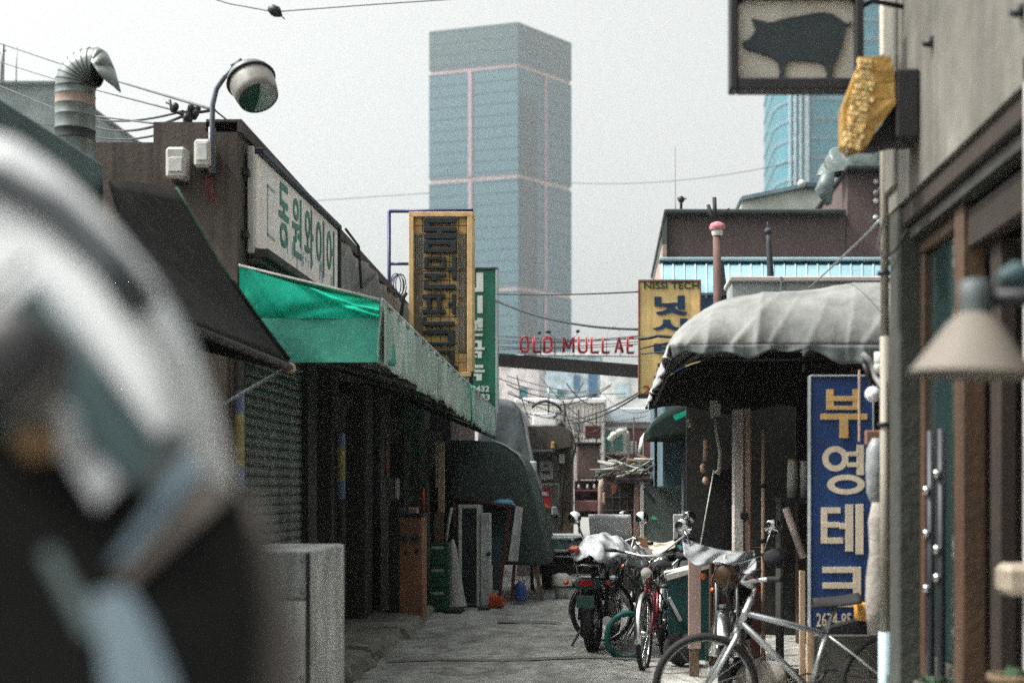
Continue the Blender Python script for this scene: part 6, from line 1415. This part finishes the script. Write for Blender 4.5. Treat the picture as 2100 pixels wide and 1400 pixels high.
W([P(-40,76,30), P(150,140,26), P(440,226,10)], .012, th, 'long cable from the left edge down to the lamp arm')
W([P(-40,115,30), P(120,165,26), P(380,232,11.5)], .010, th, 'cable passing behind the ventilation duct to the insulators')
W([P(-40,160,22), P(130,230,20), P(330,255,12)], .010, th, 'lower cable from the left edge passing the duct')
W([P(60,250,20), P(190,244,16), P(375,228,11.5)], .010, blk, 'upper cable between the duct and the insulators', sag=.05)
W([P(60,262,20), P(195,260,16), P(375,238,11.5)], .012, blk, 'middle cable between the duct and the insulators', sag=.08)
W([P(60,290,20), P(195,280,16), P(372,262,11.5)], .010, blk, 'lower cable between the duct and the insulators', sag=.06)
W([P(440,226,9.95), P(470,250,10.2), P(520,300,10.4)], .006, blk, 'short cable running from the lamp pole down to the sign')
W([P(380,-20,9), P(470,8,9), P(558,24,9)], .0035, th, 'faint cable running up left from the hanging insulator')
W([P(570,24,9), P(760,10,9), P(1000,-6,9)], .0035, th, 'faint cable running right from the hanging insulator')
hi = MB(); hi.tube([P(550,19,9), P(558,20,9), P(568,25,9), P(577,33,9)], [.015,.034,.036,.01], 10); hi.tube([P(576,32,9), P(584,40,9)], .004, 5)
tag(hi.build('hanging_insulator', black_pl), 'black teardrop insulator on the faint cable high in the sky', 'insulator')
W([P(640,412,60), P(880,396,60)], .014, th, 'faint far cable left of the glass tower')
W([P(1170,375,60), P(1620,334,55)], .014, th, 'faint far cable right of the glass tower', sag=.3)
W([P(1385,300,40), P(1385,428,24)], .008, th, 'faint vertical cable above the brown roof')
W([P(1812,448,7.0), P(1660,590,12)], .007, steel, 'pale stay wire from the beige downpipe down to the grey roof box')
W([P(1812,448,6.9), P(1800,505,6.8), P(1812,528,6.75), P(1836,514,6.6), P(1862,470,6.3)], .006, blk, 'black wire loop hanging beside the beige downpipe')
for k, (a, c) in enumerate((((1155,868,26),(1350,780,18)), ((1160,862,26),(1400,742,18)), ((1010,770,24),(1210,800,30)), ((1060,770,22),(1090,860,26)), ((1240,810,28),(1330,842,22)), ((1170,880,26),(1330,960,22)))):
    W([P(*a), P(*c)], .012 if k < 2 else .008, blk if k < 2 else th, ['dark cable climbing from the arched lamp pole to the yellow sign', 'second cable climbing from the arched lamp pole', 'thin cable below the gateway beam', 'thin cable dropping to the white corrugated wall', 'thin cable in front of the grey blue parapet', 'thin cable crossing the small teal window'][k], sag=.15)
for k in range(5):
    W([P(1165+rnd.uniform(-8,8),870+8*k,25), P(1215+rnd.uniform(-5,20),880+16*k,26), P(1236,860+22*k,27)], .008, th, ['highest','second','third','fourth','lowest'][k]+' of the thin tangled cables in front of the white corrugated wall', sag=.1)

for k in range(12):
    u0, v0, u1, v1 = rnd.uniform(1030,1180), rnd.uniform(760,880), rnd.uniform(1190,1340), rnd.uniform(770,900)
    W([P(u0,v0,24+k*.2), P(u1,v1,27-k*.2)], rnd.choice([.006,.008,.010]), blk if k % 3 == 0 else th, 'thin cable in the web strung across the far end of the alley', sag=rnd.uniform(.05,.3), group='cable web at the far end of the alley')

# ------------------------------------------------------------------ hazy air
HAZE = .0005
if HAZE:
    hz = MB().box(-900, 900, -60, 1500, -1.2, 152).build('haze', bpy.data.materials.new('haze'), kind='stuff')
    hm = hz.data.materials[0]; hm.use_nodes = True; n, l = hm.node_tree.nodes, hm.node_tree.links
    n.clear(); pv_ = n.new('ShaderNodeVolumePrincipled'); pv_.inputs['Density'].default_value = HAZE; pv_.inputs['Color'].default_value = (.90,.95,.97,1); pv_.inputs['Anisotropy'].default_value = .3
    o_ = n.new('ShaderNodeOutputMaterial'); l.new(pv_.outputs[0], o_.inputs['Volume'])
    hm.cycles.homogeneous_volume = True if hasattr(hm.cycles, 'homogeneous_volume') else None
